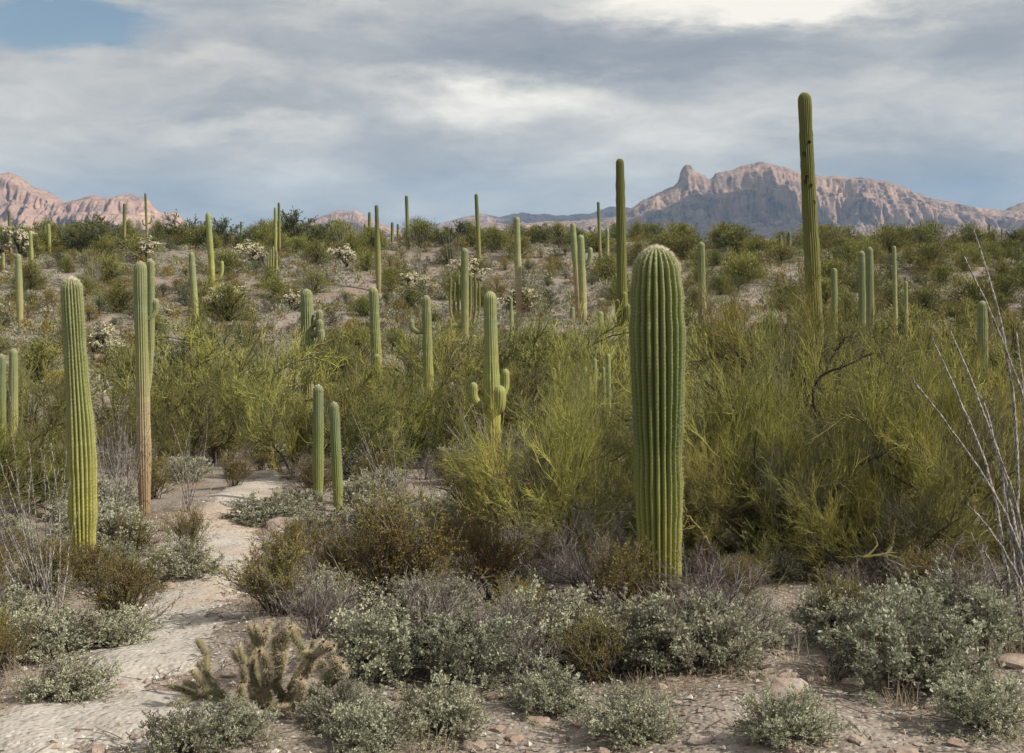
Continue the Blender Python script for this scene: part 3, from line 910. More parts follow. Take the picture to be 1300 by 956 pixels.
saguaro('two-toned saguaro, dark above and tan below, over the pale chollas', 481, 260, gd(481, 372), 7.4, 'sag_far', xtop=478, seed=29, lod=2,
        prof=[(0, 0.75), (0.25, 1.0), (0.55, 1.0), (0.7, 0.72), (1, 0.66)], depth=0.07)
saguaro('thin dark saguaro pole towering over the ridge bushes in open sky', 518, 248, 124, 4.6, 'sag_far', xtop=516, seed=30, lod=3)
saguaro('tall leaning saguaro with a long brown foot on the ridge crest', 609, 246, 113, 5.2, 'sag_far', xtop=604.5, seed=31, lod=3)
saguaro('slim saguaro with an upturned arm on the slope above the palo verdes', 271, 270, gd(271, 378), 7.6, 'sag_yellow', xtop=264, seed=32, lod=2,
        arms=[(356, 12, 331, 5, 0)], depth=0.19)
saguaro('pale leaning saguaro with its foot hidden in a round palo verde', 250, 320, gd(250, 438), 9, 'sag_pale', xtop=243, seed=33, lod=2, depth=0.19)
saguaro('pale green saguaro with a tan foot standing at the left end of the slope', 26, 322, gd(26, 420), 8.5, 'sag_pale', xtop=23, seed=34, lod=2, depth=0.19)
saguaro('small yellow-green saguaro beside a pale-topped cholla', 41, 295, gd(41, 350), 5, 'sag_yellow', xtop=38.5, seed=35, lod=2)
saguaro('small saguaro with a tan foot among the ridge shrubs', 63, 284, gd(64, 322), 5, 'sag_yellow', xtop=61.5, seed=36, lod=3)
saguaro('small dark saguaro rising before the pink left range', 13, 267, 118, 4.2, 'sag_far', xtop=11.5, seed=37, lod=3)
saguaro('tiny tan saguaro stub half hidden by an olive shrub', 4, 321, gd(4, 345), 4.4, 'sag_pale', seed=38, lod=3)
saguaro('short thick saguaro breaking the skyline before the pink range', 158, 258, 126, 4.2, 'sag_far', seed=39, lod=3)
saguaro('needle-thin saguaro with two tiny arms before the pink range', 187, 245, 128, 3.0, 'sag_far', xtop=184.5, seed=40, lod=3,
        arms=[(284, 6, 276, 2.0, 0), (286, -5, 279, 2.0, 0)])
saguaro('taller stem of the paired saguaros on the ridge', 355, 257, 122, 3.6, 'sag_far', xtop=354, seed=41, lod=3)
saguaro('shorter stem of the paired saguaros on the ridge', 350, 263, 121, 4.2, 'sag_yellow', xtop=349.5, seed=42, lod=3)
saguaro('round-topped green saguaro at the very edge of the dark thicket', 2, 450, 29, 11, 'sag_grey', seed=43)
saguaro('paler round-topped saguaro just inside the dark thicket', 17, 443, 30, 11.5, 'sag_pale', seed=44)
saguaro('front stem of a slim saguaro pair half sunk in palo verde', 1096, 319, 40, 9, 'sag_pale', xtop=1094, seed=45, depth=0.19)
saguaro('back stem of a slim saguaro pair half sunk in palo verde', 1106, 314, 43, 10, 'sag_pale', xtop=1104, seed=46, depth=0.19)
saguaro('thin ringed saguaro standing apart on the brushy right slope', 1138, 312, 60, 6, 'sag_pale', xtop=1135, seed=47, lod=2)
saguaro('small thin saguaro beside a bare pale rock on the brushy slope', 1151, 357, 62, 5, 'sag_pale', xtop=1150, seed=48, lod=2)
saguaro('faint green saguaro behind the wispy top of the foreground palo verde', 1059, 340, 55, 9, 'sag_grey', seed=49, lod=2)
saguaro('round-tipped bright saguaro behind the leaning grey ocotillo wands', 1249, 382, 37, 13, 'sag_pale', xtop=1247, seed=50, lod=1, depth=0.19)
for k, (x, yt, d, w) in enumerate([(469, 269, 132, 4), (498, 282, 128, 4), (505, 284, 136, 3), (543, 285, 135, 3), (463, 284, 138, 3), (306, 281, 132, 2.6), (57, 286, 128, 4),
                                   (1002, 294, 118, 5.5), (991, 298, 117, 5), (1169, 281, 138, 2.6), (1188, 284, 138, 2.4), (1256, 284, 137, 2.8), (1272, 290, 138, 2.2),
                                   (700, 288, 136, 2.6), (813, 291, 136, 2.8), (294, 288, 134, 2.4)]):
    saguaro('small distant saguaro poking above the ridge-line shrubs', x, yt, d, w, 'sag_far', seed=60 + k, lod=3, group='small saguaros along the ridge line')


def nest_holes():
    """dark nest holes pecked into the tallest trunk"""
    root = [o for o in bpy.data.objects if o.name.startswith('saguaro') and str(o.get('label', '')).startswith('tallest')][0]
    m, N, bs = new_mat('nest_hole_dark')
    bs.inputs['Base Color'].default_value = (0.02, 0.015, 0.012, 1)
    rng = np.random.RandomState(4)
    d = 36.0
    for px, py in ((1019, 196), (1022, 225), (1021, 231), (1027, 236), (1031, 257), (1025, 181)):
        z = ztop(py, d) - root.location.z
        x = (px - 650) / F * d - root.location.x
        H = ztop(117, d) - root.location.z
        f = z / H
        cx = (-17 / F * d) * f ** 1.0
        r = 21 / F * d / 2 * 0.95
        off = max(-0.8 * r, min(0.8 * r, x - cx))
        y = -math.sqrt(r * r - off * off) * 0.94
        a = np.linspace(0, 2 * math.pi, 10, endpoint=False)
        hr = 0.05 * rng.uniform(0.7, 1.1)
        V = [(math.cos(t) * hr, -0.018, math.sin(t) * hr * 1.25) for t in a] + [(math.cos(t) * hr * 0.7, 0.03, math.sin(t) * hr * 0.9) for t in a] + [(0, 0.035, 0)]
        Q = [(i, (i + 1) % 10, 10 + (i + 1) % 10, 10 + i) for i in range(10)]
        T = [(10 + i, 10 + (i + 1) % 10, 20) for i in range(10)]
        obj('nest_hole', mesh('nest_hole', V, Q, T, [m]), root, loc=(cx + off, y, z))


nest_holes()

# organ pipe cacti: clumps of thin ribbed stems
def organ_pipe(label, stems, mat, seed, lod=2):
    """stems = [(picture column, tip row, distance, width px)]"""
    f = at(np.mean([s[0] for s in stems]), np.mean([s[2] for s in stems]))
    root = obj('organ_pipe_cactus', None, loc=f, label=label, cat='cactus')
    for k, (x, yt, d, w) in enumerate(stems):
        g = at(x, d)
        top = ztop(yt, d)
        R = w / F * d / 2
        b = (g - f) * 0.45
        e = g - f
        H = top - g[2]
        pts = [(b[0], b[1], e[2] - 0.1), (e[0], e[1], e[2] + H * 0.35), (e[0], e[1], e[2] + H)]
        data, _ = column(pts, [(0, R * 0.8), (0.5, R), (0.85, R), (1, R * 0.9)], 12, 3, 26, 0.14, seed + k, wob=0.06)
        obj('stem', mesh('organ_pipe_stem', data[0], data[1], data[2], [M[mat]], data[3]), root)


organ_pipe('clump of slim yellow-green organ pipe stems in the brush beside the massive saguaro',
           [(703, 467, 34, 6), (743, 466, 33, 6), (755, 455, 33.5, 6), (772, 449, 33, 6.5), (766, 466, 33.6, 5), (748, 478, 32.6, 5)], 'sag_yellow', 101)
organ_pipe('dark organ pipe clump at the foot of the pale saguaro with curled arms',
           [(572, 352, 79, 3.5), (577, 358, 79.5, 3.5), (582, 349, 79.8, 3.5), (597, 349, 79.5, 3.5), (603, 347, 79.2, 3.5), (608, 356, 79, 3), (587, 362, 78.6, 3)], 'sag_olive', 111)
organ_pipe('small yellow-green organ pipe clump below the paired ridge saguaros', [(344, 316, 102, 2.6), (347, 313, 102, 2.6), (351, 318, 102, 2.6), (341, 321, 102, 2.4)], 'sag_yellow', 121)
organ_pipe('yellow upright organ pipe spear on the slope beside the waist-armed saguaro', [(649, 378, 70, 4), (651, 395, 70.3, 3.4)], 'sag_yellow', 131)


# ------------------------------------------------------------------ shrubs and trees: unit-size prototypes
def cone_dirs(n, lo, hi, rng):
    a = rng.uniform(0, 2 * math.pi, n)
    th = np.radians(rng.uniform(lo, hi, n))
    return np.stack([np.sin(th) * np.cos(a), np.sin(th) * np.sin(a), np.cos(th)], 1)


def palo_verde(seed, n0=8, n1=7, n2=9, n3=9, n4=3, thick=1.0, H=2.8, lo=8, hi=78):
    """bark mesh (limbs) and crown mesh (fine green twigs), about H metres tall"""
    rng = np.random.RandomState(seed)
    bark, tw = Buf(), Buf()
    st = rng.normal(0, 0.06, (n0, 3)) * [1, 1, 0] + [0, 0, -0.1]
    A = grow(st, cone_dirs(n0, lo, hi, rng), rng.uniform(0.45, 0.75, n0) * H, 8, 0.16, 0.03, rng)
    tubes(bark, A, 0.046 * thick ** 0.3, 0.004, 7, rng.uniform(0.2, 0.8, n0))
    p, d, ix, t = spawn(A, n1, 0.16, 1.0, 0.75, rng)
    B = grow(p, d, H * rng.uniform(0.22, 0.48, len(p)) * (1.1 - 0.3 * t), 6, 0.14, 0.06, rng)
    tubes(bark, B, 0.014 * thick ** 0.4, 0.006 * thick ** 0.5, 5, rng.uniform(0.3, 1.0, len(p)))
    p, d, ix, t = spawn(B, n2, 0.15, 1.0, 0.62, rng)
    C = grow(p, d, H * rng.uniform(0.10, 0.25, len(p)), 5, 0.14, 0.09, rng)
    tubes(tw, C, 0.0058 * thick, 0.0028 * thick, 3, rng.uniform(0.2, 0.7, len(p)))
    p, d, ix, t = spawn(C, n3, 0.1, 1.0, 0.55, rng)
    dead = (fbm(p[:, 0] * 1.6 + seed, p[:, 1] * 1.6 + p[:, 2], 2) > 0.38) & (p[:, 2] < H * 0.62)
    D = grow(p, d, H * rng.uniform(0.05, 0.13, len(p)), 4, 0.15, 0.12, rng)
    clump = 0.42 + 0.6 * fbm(p[:, 0] * 2.2 + seed, p[:, 2] * 2.2 + p[:, 1] * 1.3, 2)
    tint = np.where(dead, rng.uniform(0, 0.12, len(p)), np.clip(clump + rng.uniform(-0.22, 0.25, len(p)), 0.15, 1))
    tubes(tw, D, 0.0030 * thick, 0.0015 * thick, 3, tint)
    if n4:
        p, d, ix, t = spawn(D, n4, 0.1, 1.0, 0.5, rng)
        E = grow(p, d, H * rng.uniform(0.025, 0.07, len(p)), 3, 0.16, 0.10, rng)
        tubes(tw, E, 0.0022 * thick, 0.0010 * thick, 3, np.clip(tint[ix] + rng.uniform(-0.1, 0.15, len(p)) * (tint[ix] > 0.13), 0, 1))
    return (bark.mesh('palo_verde_trunk', [M['pv_bark']]), tw.mesh('palo_verde_crown', [M['pv_twig']]), H)


def round_bush(seed, leaf, bark, n0, n1, n2, nl, size, aspect, H=2.0, lo=5, hi=75, up=0.05, spread=1.0, name='bush', th=1.0, lean=0.4):
    """leafy bush: stems from the root, two orders of twigs, leaves along the last"""
    rng = np.random.RandomState(seed)
    s, l = Buf(), Buf()
    st = rng.normal(0, 0.05 * H, (n0, 3)) * [1, 1, 0] + [0, 0, -0.03 * H]
    A = grow(st, cone_dirs(n0, lo, hi, rng), rng.uniform(0.6, 0.95, n0) * H * 0.8, 6, 0.14, up, rng)
    A[:, :, :2] *= spread
    tubes(s, A, 0.011 * H * th, 0.004 * H * th, 4, rng.uniform(0, 1, n0))
    p, d, ix, t = spawn(A, n1, 0.25, 1.0, 0.6, rng)
    B = grow(p, d, H * rng.uniform(0.15, 0.34, len(p)), 4, 0.15, up, rng)
    tubes(s, B, 0.0042 * H * th, 0.0018 * H * th, 3, rng.uniform(0, 1, len(p)))
    p, d, ix, t = spawn(B, n2, 0.2, 1.0, 0.6, rng)
    C = grow(p, d, H * rng.uniform(0.06, 0.14, len(p)), 3, 0.15, up, rng)
    tubes(s, C, 0.0020 * H * th, 0.0009 * H * th, 3, rng.uniform(0, 1, len(p)))
    if nl:
        cl = 0.5 + 0.38 * fbm(p[:, 0] / H * 5 + seed, p[:, 2] / H * 5 + p[:, 1] / H * 4, 2)
        q, d, ix, t = spawn(C, nl, 0.0, 1.0, 0.8, rng)
        tint = np.clip(cl[ix] + rng.uniform(-0.3, 0.3, len(q)), 0, 1)
        leaves(l, q, d + [0, 0, lean * 0.5], size * rng.uniform(0.6, 1.3, len(q)), aspect, tint, rng)
        return s.mesh(name + '_stems', [bark]), l.mesh(name + '_leaves', [leaf], smooth=False), H
    return s.mesh(name + '_stems', [bark]), None, H


def mound(seed, leaf, bark, H, wide, n_cl, n_lf, size, aspect, name, up=0.5, rag=0.25):
    """a dense bush down to the ground: lumps of twigs filling a ragged dome"""
    rng = np.random.RandomState(seed)
    s, l = Buf(), Buf()
    c = cone_dirs(n_cl, 0, 96, rng)
    rad = rng.uniform(0.35, 1.0, n_cl) ** 0.6
    lump = 1 + rag * fbm(c[:, 0] * 1.8 + seed, c[:, 1] * 1.8 + c[:, 2] * 1.5, 3)
    P = c * (rad * lump)[:, None] * [wide * H, wide * H, H]
    P[:, 2] = np.maximum(P[:, 2], 0.03 * H)
    root = np.zeros((n_cl, 3))
    mid = P * [0.45, 0.45, 0.62]
    tubes(s, np.stack([root - [0, 0, 0.04 * H], mid, P], 1), 0.010 * H, 0.003 * H, 3, rng.rand(n_cl))
    ix = np.repeat(np.arange(n_cl), n_lf)
    q = P[ix] + rng.normal(0, 0.075 * H, (len(ix), 3))
    q[:, 2] = np.maximum(q[:, 2], 0.01)
    d = norm(c[ix] + rng.normal(0, 0.6, (len(ix), 3)) + [0, 0, up])
    cl = 0.5 + 0.3 * rng.normal(0, 1, n_cl)
    leaves(l, q, d, size * rng.uniform(0.6, 1.4, len(ix)), aspect, np.clip(cl[ix] * 0.6 + 0.2 + rng.uniform(-0.25, 0.25, len(ix)), 0, 1), rng)
    return s.mesh(name + '_stems', [bark]), l.mesh(name + '_leaves', [leaf], smooth=False), H


PV_NEAR = [palo_verde(s) for s in (21, 22)]
PV_MID = [palo_verde(s, 6, 6, 7, 7, 2, 2.6, 3.2) for s in (31, 32, 33)]
TREE_FAR = [mound(s, M['pv_far'], M['pv_bark'], 2.4, 0.72, 230, 24, 0.22, 0.13, 'palo_verde_bush', 0.6) for s in (41, 42, 43, 44)]
IRON = [round_bush(s, M['mesq_leaf'], M['pv_bark'], 9, 9, 7, 8, 0.12, 0.4, 3.0, 5, 70, 0.06, name='ironwood') for s in (51, 52, 53)]
CREO = [round_bush(s, M['creo_leaf'], M['creo_stem'], 26, 8, 6, 9, 0.021, 0.5, 1.1, 5, 50, 0.09, name='creosote', th=0.9) for s in (61, 62, 63)]
CREO_FAR = [mound(s, M['creo_leaf'], M['creo_stem'], 1.1, 0.6, 70, 16, 0.10, 0.22, 'creosote', 0.8) for s in (71, 72)]
BURS = [round_bush(s, M['burs_leaf'], M['burs_stem'], 44, 7, 5, 9, 0.024, 0.55, 0.62, 8, 88, 0.05, name='bursage', th=1.0) for s in (81, 82, 83)]
BURS_FAR = [mound(s, M['burs_leaf'], M['burs_stem'], 0.6, 0.95, 50, 12, 0.075, 0.4, 'bursage', 0.5) for s in (91, 92, 93)]
DEAD = [round_bush(s, None, M['dead'], 22, 8, 8, 0, 0, 0, 0.8, 5, 75, 0.02, name='dead_shrub', th=0.9) for s in (95, 96)]
DEADBIG = [round_bush(s, None, M['dead'], 14, 10, 12, 0, 0, 0, 1.6, 20, 85, 0.01, name='dead_brush', th=0.55) for s in (97, 98)]


def fit(pr):
    h = 0.0
    for me in pr[:2]:
        if me is not None:
            v = np.zeros(len(me.vertices) * 3, np.float32)
            me.vertices.foreach_get('co', v)
            h = max(h, float(np.percentile(v[2::3], 99)))
    return pr[0], pr[1], h


PV_NEAR, PV_MID, TREE_FAR, IRON, CREO, CREO_FAR, BURS, BURS_FAR, DEAD, DEADBIG = [[fit(p) for p in g] for g in
                                                                    (PV_NEAR, PV_MID, TREE_FAR, IRON, CREO, CREO_FAR, BURS, BURS_FAR, DEAD, DEADBIG)]


def plant(proto, name, parts, loc, h, rz, label, cat, group=None, wide=1.0):
    """one plant: an empty at its foot with its own stems and foliage"""
    k = h / proto[2]
    root = obj(name, None, loc=loc, label=label, cat=cat, group=group, rz=rz, sc=(k * wide, k * wide, k))
    for nm, me in zip(parts, proto[:2]):
        if me is not None:
            obj(nm, me, root)
    return root


R_ = random.Random(11)
TREE, BUSH = ('trunk', 'crown'), ('stems', 'foliage')


def put(protos, name, parts, x, ytop, d, label, cat, group=None, wide=1.0, k=None, extra=0.0):
    g = at(x, d)
    h = max(0.2, ztop(ytop, d) - g[2] + extra)
    pr = protos[R_.randrange(len(protos)) if k is None else k]
    return plant(pr, name, parts, g, h * 0.95, R_.uniform(0, 6.28), label, cat, group, wide)


def put_foot(protos, name, parts, x, yb, ytop, label, cat, group=None, wide=1.0, k=None):
    g = ray(x, yb)
    h = (yb - ytop) / F * g[1]
    pr = protos[R_.randrange(len(protos)) if k is None else k]
    return plant(pr, name, parts, g, h, R_.uniform(0, 6.28), label, cat, group, wide)


# foreground palo verdes, each its own
for k, (x, yt, d, wide, lab) in enumerate([
        (955, 412, 13.5, 0.74, 'twiggy yellow-green palo verde right beside the massive saguaro, its limbs low'),
        (1078, 352, 15.5, 0.74, 'tallest foreground palo verde, a wispy crown with dark crooked limbs showing'),
        (1200, 436, 13.2, 0.74, 'dense yellow-green palo verde crossed by grey ocotillo wands'),
        (1308, 450, 15.0, 0.8, 'palo verde behind the ocotillo foot at the end of the thicket'),
        (715, 462, 14.0, 0.72, 'grey-green twiggy palo verde on the shaded side of the massive saguaro'),
        (648, 560, 16.5, 0.8, 'loose low palo verde spreading over the foot of the waist-armed saguaro'),
        (775, 500, 17.0, 1.0, 'palo verde directly behind the massive saguaro, mostly hidden by it'),
        (1022, 520, 12.4, 0.8, 'low yellow-green palo verde with bare yellow limbs near the ground'),
        (1130, 548, 12.0, 0.85, 'low palo verde with crooked yellow boughs above the grey bursage'),
        (895, 545, 12.6, 0.75, 'small bright palo verde sprouting against the lit flank of the massive saguaro')]):
    put(PV_NEAR, 'palo_verde', TREE, x, yt, d, lab, 'tree', wide=wide, k=k % 2)

MIDG = 'palo verdes in the low ground below the hillside'
def bough(tree_label, pts, d, r0, r1, tint, seed):
    root = [o for o in bpy.data.objects if str(o.get('label', '')).startswith(tree_label)][0]
    rng = np.random.RandomState(seed)
    P = np.array([[(x - 650) / F * (d + dy), d + dy, ztop(y, d + dy)] for x, y, dy in pts])
    C = spine_curve(P, 22)
    C[1:-1] += rng.normal(0, 0.006, C[1:-1].shape)
    b = Buf()
    tubes(b, C[None], r0, r1, 7, tint)
    p, dr, ix, t = spawn(C[None], 12, 0.2, 1.0, 0.8, rng)
    B = grow(p, dr, rng.uniform(0.12, 0.4, len(p)), 6, 0.25, 0.03, rng)
    tubes(b, B, r1 * 0.6, r1 * 0.2, 4, tint)
    o = obj('bough', b.mesh('palo_verde_bough', [M['pv_bough']]), root)
    bpy.context.view_layer.update()
    o.matrix_parent_inverse = root.matrix_world.inverted()


bough('low palo verde with crooked', [(1060, 707, 0.2), (1100, 707, 0), (1122, 706, 0), (1138, 722, -0.1), (1143, 740, -0.1), (1152, 768, -0.05)], 11.3, 0.005, 0.028, 0.6, 1)
bough('low palo verde with crooked', [(1122, 707, 0), (1132, 694, 0.1), (1137, 660, 0.3)], 11.3, 0.020, 0.006, 0.55, 2)
bough('dense yellow-green palo verde', [(1190, 728, 0), (1205, 712, 0), (1232, 690, 0.2), (1262, 668, 0.4)], 11.6, 0.018, 0.008, 1.0, 3)
bough('twiggy yellow-green', [(958, 776, 0), (970, 756, 0), (985, 748, 0), (1000, 742, 0.1)], 11.4, 0.013, 0.005, 0.6, 4)
bough('tallest foreground', [(1030, 590, -0.1), (1052, 582, 0), (1072, 590, 0), (1095, 588, 0), (1116, 578, -0.1), (1138, 565, -0.1), (1146, 545, 0)], 12.6, 0.020, 0.011, 0.1, 5)
bough('tallest foreground', [(1062, 590, 0), (1052, 560, 0), (1036, 530, 0.1), (1032, 495, 0.1), (1046, 475, 0.1), (1072, 465, 0), (1110, 448, 0)], 13.0, 0.022, 0.009, 0.05, 6)
bough('tallest foreground', [(1046, 475, 0.1), (1062, 445, 0.1), (1072, 432, 0), (1086, 420, 0)], 13.0, 0.012, 0.006, 0.05, 7)
bough('twiggy yellow-green', [(900, 690, 0.2), (885, 668, 0), (874, 655, 0), (868, 640, 0)], 11.8, 0.016, 0.008, 0.7, 8)

LAND = [(9, 'the round-topped pair in the thicket'), (98, 'the bulging yellow saguaro'), (182, 'the pale saguaro with a second column'), (248, 'the pale leaning slope saguaro'),
        (270, 'the slope saguaro with one upturned arm'), (345, 'the far path bend'), (392, 'the saguaro with three stacked stub arms'), (430, 'the slim young saguaro pair'), (478, 'the saguaro with a blunt front arm'),
        (543, 'the stub-armed slender saguaro'), (590, 'the saguaro with curled lower arms'), (625, 'the saguaro ringed by four short arms'), (657, 'the tall pale slope saguaro'), (735, 'the leaning twin saguaros'),
        (760, 'the organ pipe clump'), (790, 'the very tall olive saguaro'), (836, 'the massive saguaro'), (892, 'the clean straight hillside saguaro'), (1035, 'the tallest saguaro'), (1100, 'the slim half-sunk saguaro pair'),
        (1140, 'the thin ringed saguaro'), (1248, 'the round-tipped bright saguaro'), (1305, 'the big grey ocotillo')]
for x, yt, d, w in [(440, 476, 27, 1.1), (345, 490, 30, 1.05), (505, 480, 31, 1.05), (462, 505, 25.5, 0.9), (372, 505, 27, 0.9), (290, 408, 43, 1.2), (228, 438, 40, 1.1), (335, 440, 38, 1.1), (235, 488, 31, 1.1), (290, 480, 33, 1.0),
                    (22, 545, 20, 1.1), (-15, 540, 19, 1.1), (45, 480, 34, 1.1), (5, 470, 36, 1.1), (640, 425, 50, 1.2), (570, 430, 46, 1.2), (730, 405, 47, 1.2), (690, 432, 45, 1.2),
                    (765, 440, 40, 1.2), (600, 470, 38, 1.2), (520, 420, 50, 1.2), (550, 490, 36, 1.0), (660, 470, 35, 1.2), (715, 475, 30, 1.1), (960, 430, 44, 1.3), (905, 440, 47, 1.2),
                    (850, 430, 52, 1.2), (1005, 440, 29, 1.2), (1130, 430, 35, 1.3), (1210, 425, 40, 1.3), (1292, 415, 38, 1.3), (1180, 455, 27, 1.2), (1262, 470, 24, 1.2),
                    (930, 455, 28, 1.2), (1060, 430, 40, 1.2), (1130, 500, 22, 1.2), (1040, 470, 25, 1.2), (1225, 510, 21, 1.2), (980, 490, 21, 1.2), (870, 470, 32, 1.2), (1310, 440, 28, 1.2),
                    (430, 440, 48, 1.1), (150, 500, 38, 0.8), (190, 520, 29, 0.8)]:
    yt = yt - (26 if x > 840 else 14)
    near = min(LAND, key=lambda q: abs(q[0] - x))[1]
    put(PV_MID, 'palo_verde', TREE, x, yt, d, 'olive palo verde in the low ground close to ' + near, 'tree', MIDG, wide=w * 0.74)

# hillside and ridge bushes
RIDGE_L, RIDGE_G = 'olive green palo verde bush growing on the far slope and ridge', 'palo verde bushes on the slope and ridge'
IRON_L, IRON_G = 'dark green ironwood tree standing on the ridge crest', 'ironwood trees on the ridge crest'
hr = random.Random(5)
SPOTS = []


def free(x, y, r):
    for a, b, c in SPOTS:
        if (a - x) ** 2 + (b - y) ** 2 < (r + c) ** 2:
            return False
    SPOTS.append((x, y, r))
    return True


n = 0
for _ in range(1500):
    d = hr.uniform(54, 140)
    px = hr.uniform(-60, 1360)
    right = sstep(700, 950, px)
    ridge = sstep(108, 124, d)
    dens = 0.10 + 0.62 * right + 0.7 * ridge + 0.35 * (1 - sstep(58, 68, d))
    x = (px - 650) / F * d
    if hr.random() > dens or not free(x, d, 0.9 if ridge > 0.5 or right > 0.5 else 1.6):
        continue
    h = hr.uniform(1.4, 2.5) * (0.9 + 0.15 * ridge)
    plant(TREE_FAR[hr.randrange(4)], 'palo_verde', BUSH if False else TREE, at(px, d), h, hr.uniform(0, 6.28), RIDGE_L, 'tree', RIDGE_G, wide=hr.uniform(0.95, 1.35))
    n += 1
    if n >= 250:
        break
for x, yt, d in [(378, 266, 126), (118, 276, 120), (100, 280, 124), (236, 271, 128), (288, 276, 124), (265, 281, 126), (577, 280, 122), (560, 290, 126), (686, 284, 124), (742, 288, 126), (836, 289, 122), (930, 284, 118),
                 (920, 292, 120), (1228, 291, 126), (1070, 292, 125), (1290, 292, 124), (130, 272, 130), (5, 280, 124), (645, 289, 128), (35, 282, 130), (855, 291, 128)]:
    put(IRON, 'ironwood', TREE, x, yt, d, IRON_L, 'tree', IRON_G, wide=1.1)

n = 0
for _ in range(2000):
    d = 54 + 84 * hr.random() ** 0.8
    px = hr.uniform(-40, 1340)
    x = (px - 650) / F * d
    if not free(x, d, 0.62):
        continue
    plant(CREO_FAR[hr.randrange(2)], 'creosote_bush', BUSH, at(px, d), hr.uniform(0.7, 1.4), hr.uniform(0, 6.28),
          'small brownish green creosote bush dotted on the hillside', 'bush', 'creosote bushes dotted on the hillside', wide=hr.uniform(0.9, 1.5))
    n += 1
    if n >= 165:
        break
GREEN_FAR = [fit(mound(s, M['mesq_leaf'], M['creo_stem'], 1.1, 0.7, 80, 16, 0.09, 0.35, 'green_shrub', 0.5)) for s in (171, 172)]
DRY_FAR = [fit(mound(s, M['dry_leaf'], M['dead'], 0.7, 0.85, 70, 14, 0.085, 0.22, 'dry_shrub', 0.6)) for s in (181, 182)]
for protos, nm, cnt, rad, h0, h1, lab, grp in (
        (GREEN_FAR, 'green_shrub', 170, 0.55, 0.6, 1.2, 'dark green rounded shrub growing on the hillside', 'dark green shrubs on the hillside'),
        (DRY_FAR, 'dry_shrub', 290, 0.38, 0.4, 0.8, 'mauve grey dry shrub growing on the hillside', 'dry shrubs on the hillside')):
    n = 0
    for _ in range(4000):
        d = 53 + 84 * hr.random() ** 0.9
        px = hr.uniform(-40, 1340)
        x = (px - 650) / F * d
        if not free(x, d, rad):
            continue
        plant(protos[hr.randrange(2)], nm, BUSH, at(px, d), hr.uniform(h0, h1), hr.uniform(0, 6.28), lab, 'bush', grp, wide=hr.uniform(0.9, 1.5))
        n += 1
        if n >= cnt:
            break
n, rest = 0, []
for _ in range(9000):
    d = 52 + 86 * hr.random()
    px = hr.uniform(-40, 1340)
    if px > 800 and hr.random() < 0.35:
        continue
    x = (px - 650) / F * d
    if not free(x, d, 0.26):
        continue
    rest.append((d, px, x))
rest.sort()
for d, px, x in rest[:70]:
    plant(BURS_FAR[hr.randrange(3)], 'bursage', BUSH, at(px, d), hr.uniform(0.4, 0.75), hr.uniform(0, 6.28), 'low grey-green bursage mound on the stony hillside', 'bush', 'bursage mounds on the hillside',
          wide=hr.uniform(0.9, 1.5))


def joined_stuff(name, spots, srcs, hmin, hmax, label, mat, step=7):
    """the many smaller mounds further up the slope as one object"""
    vs, qs, ti, nv = [], [], [], 0
    rng = np.random.RandomState(3)
    cache = []
    for pr in srcs:
        me = pr[1]
        v = np.zeros(len(me.vertices) * 3, np.float32)
        me.vertices.foreach_get('co', v)
        q = np.zeros(len(me.loops), np.int32)
        me.loops.foreach_get('vertex_index', q)
        t = np.zeros(len(me.vertices), np.float32)
        me.attributes['tint'].data.foreach_get('value', t)
        # every second leaf, made a little larger
        V4 = v.reshape(-1, 4, 3)[::step]
        c = V4.mean(1, keepdims=True)
        cache.append(((c + (V4 - c) * step ** 0.47).reshape(-1, 3), np.arange(len(V4) * 4).reshape(-1, 4), t.reshape(-1, 4)[::step].ravel(), pr[2]))
    for d, px, x in spots:
        v, q, t, h0 = cache[rng.randint(len(cache))]
        k = rng.uniform(hmin, hmax) / h0
        w = k * rng.uniform(0.9, 1.5)
        a = rng.uniform(0, 6.28)
        ca, sa = math.cos(a), math.sin(a)
        vs.append(np.stack([(v[:, 0] * ca - v[:, 1] * sa) * w, (v[:, 0] * sa + v[:, 1] * ca) * w, v[:, 2] * k], 1) + at(px, d))
        qs.append(q + nv)
        ti.append(np.clip(t + rng.uniform(-0.2, 0.2), 0, 1))
        nv += len(v)
    me = mesh(name, np.concatenate(vs), np.concatenate(qs), mats=[mat], attrs={'tint': np.concatenate(ti)}, smooth=False)
    obj(name, me, kind='stuff', label=label, cat='ground cover')


cover = rest[70:]
hr.shuffle(cover)
joined_stuff('bursage_cover', cover[:1700], BURS_FAR, 0.35, 0.75, 'carpet of small grey-green mounds covering the hillside', M['burs_leaf'], 5)
joined_stuff('brush_cover', cover[1700:2500], CREO_FAR, 0.4, 0.8, 'scattered small brownish green brush covering the hillside', M['creo_leaf'], 10)

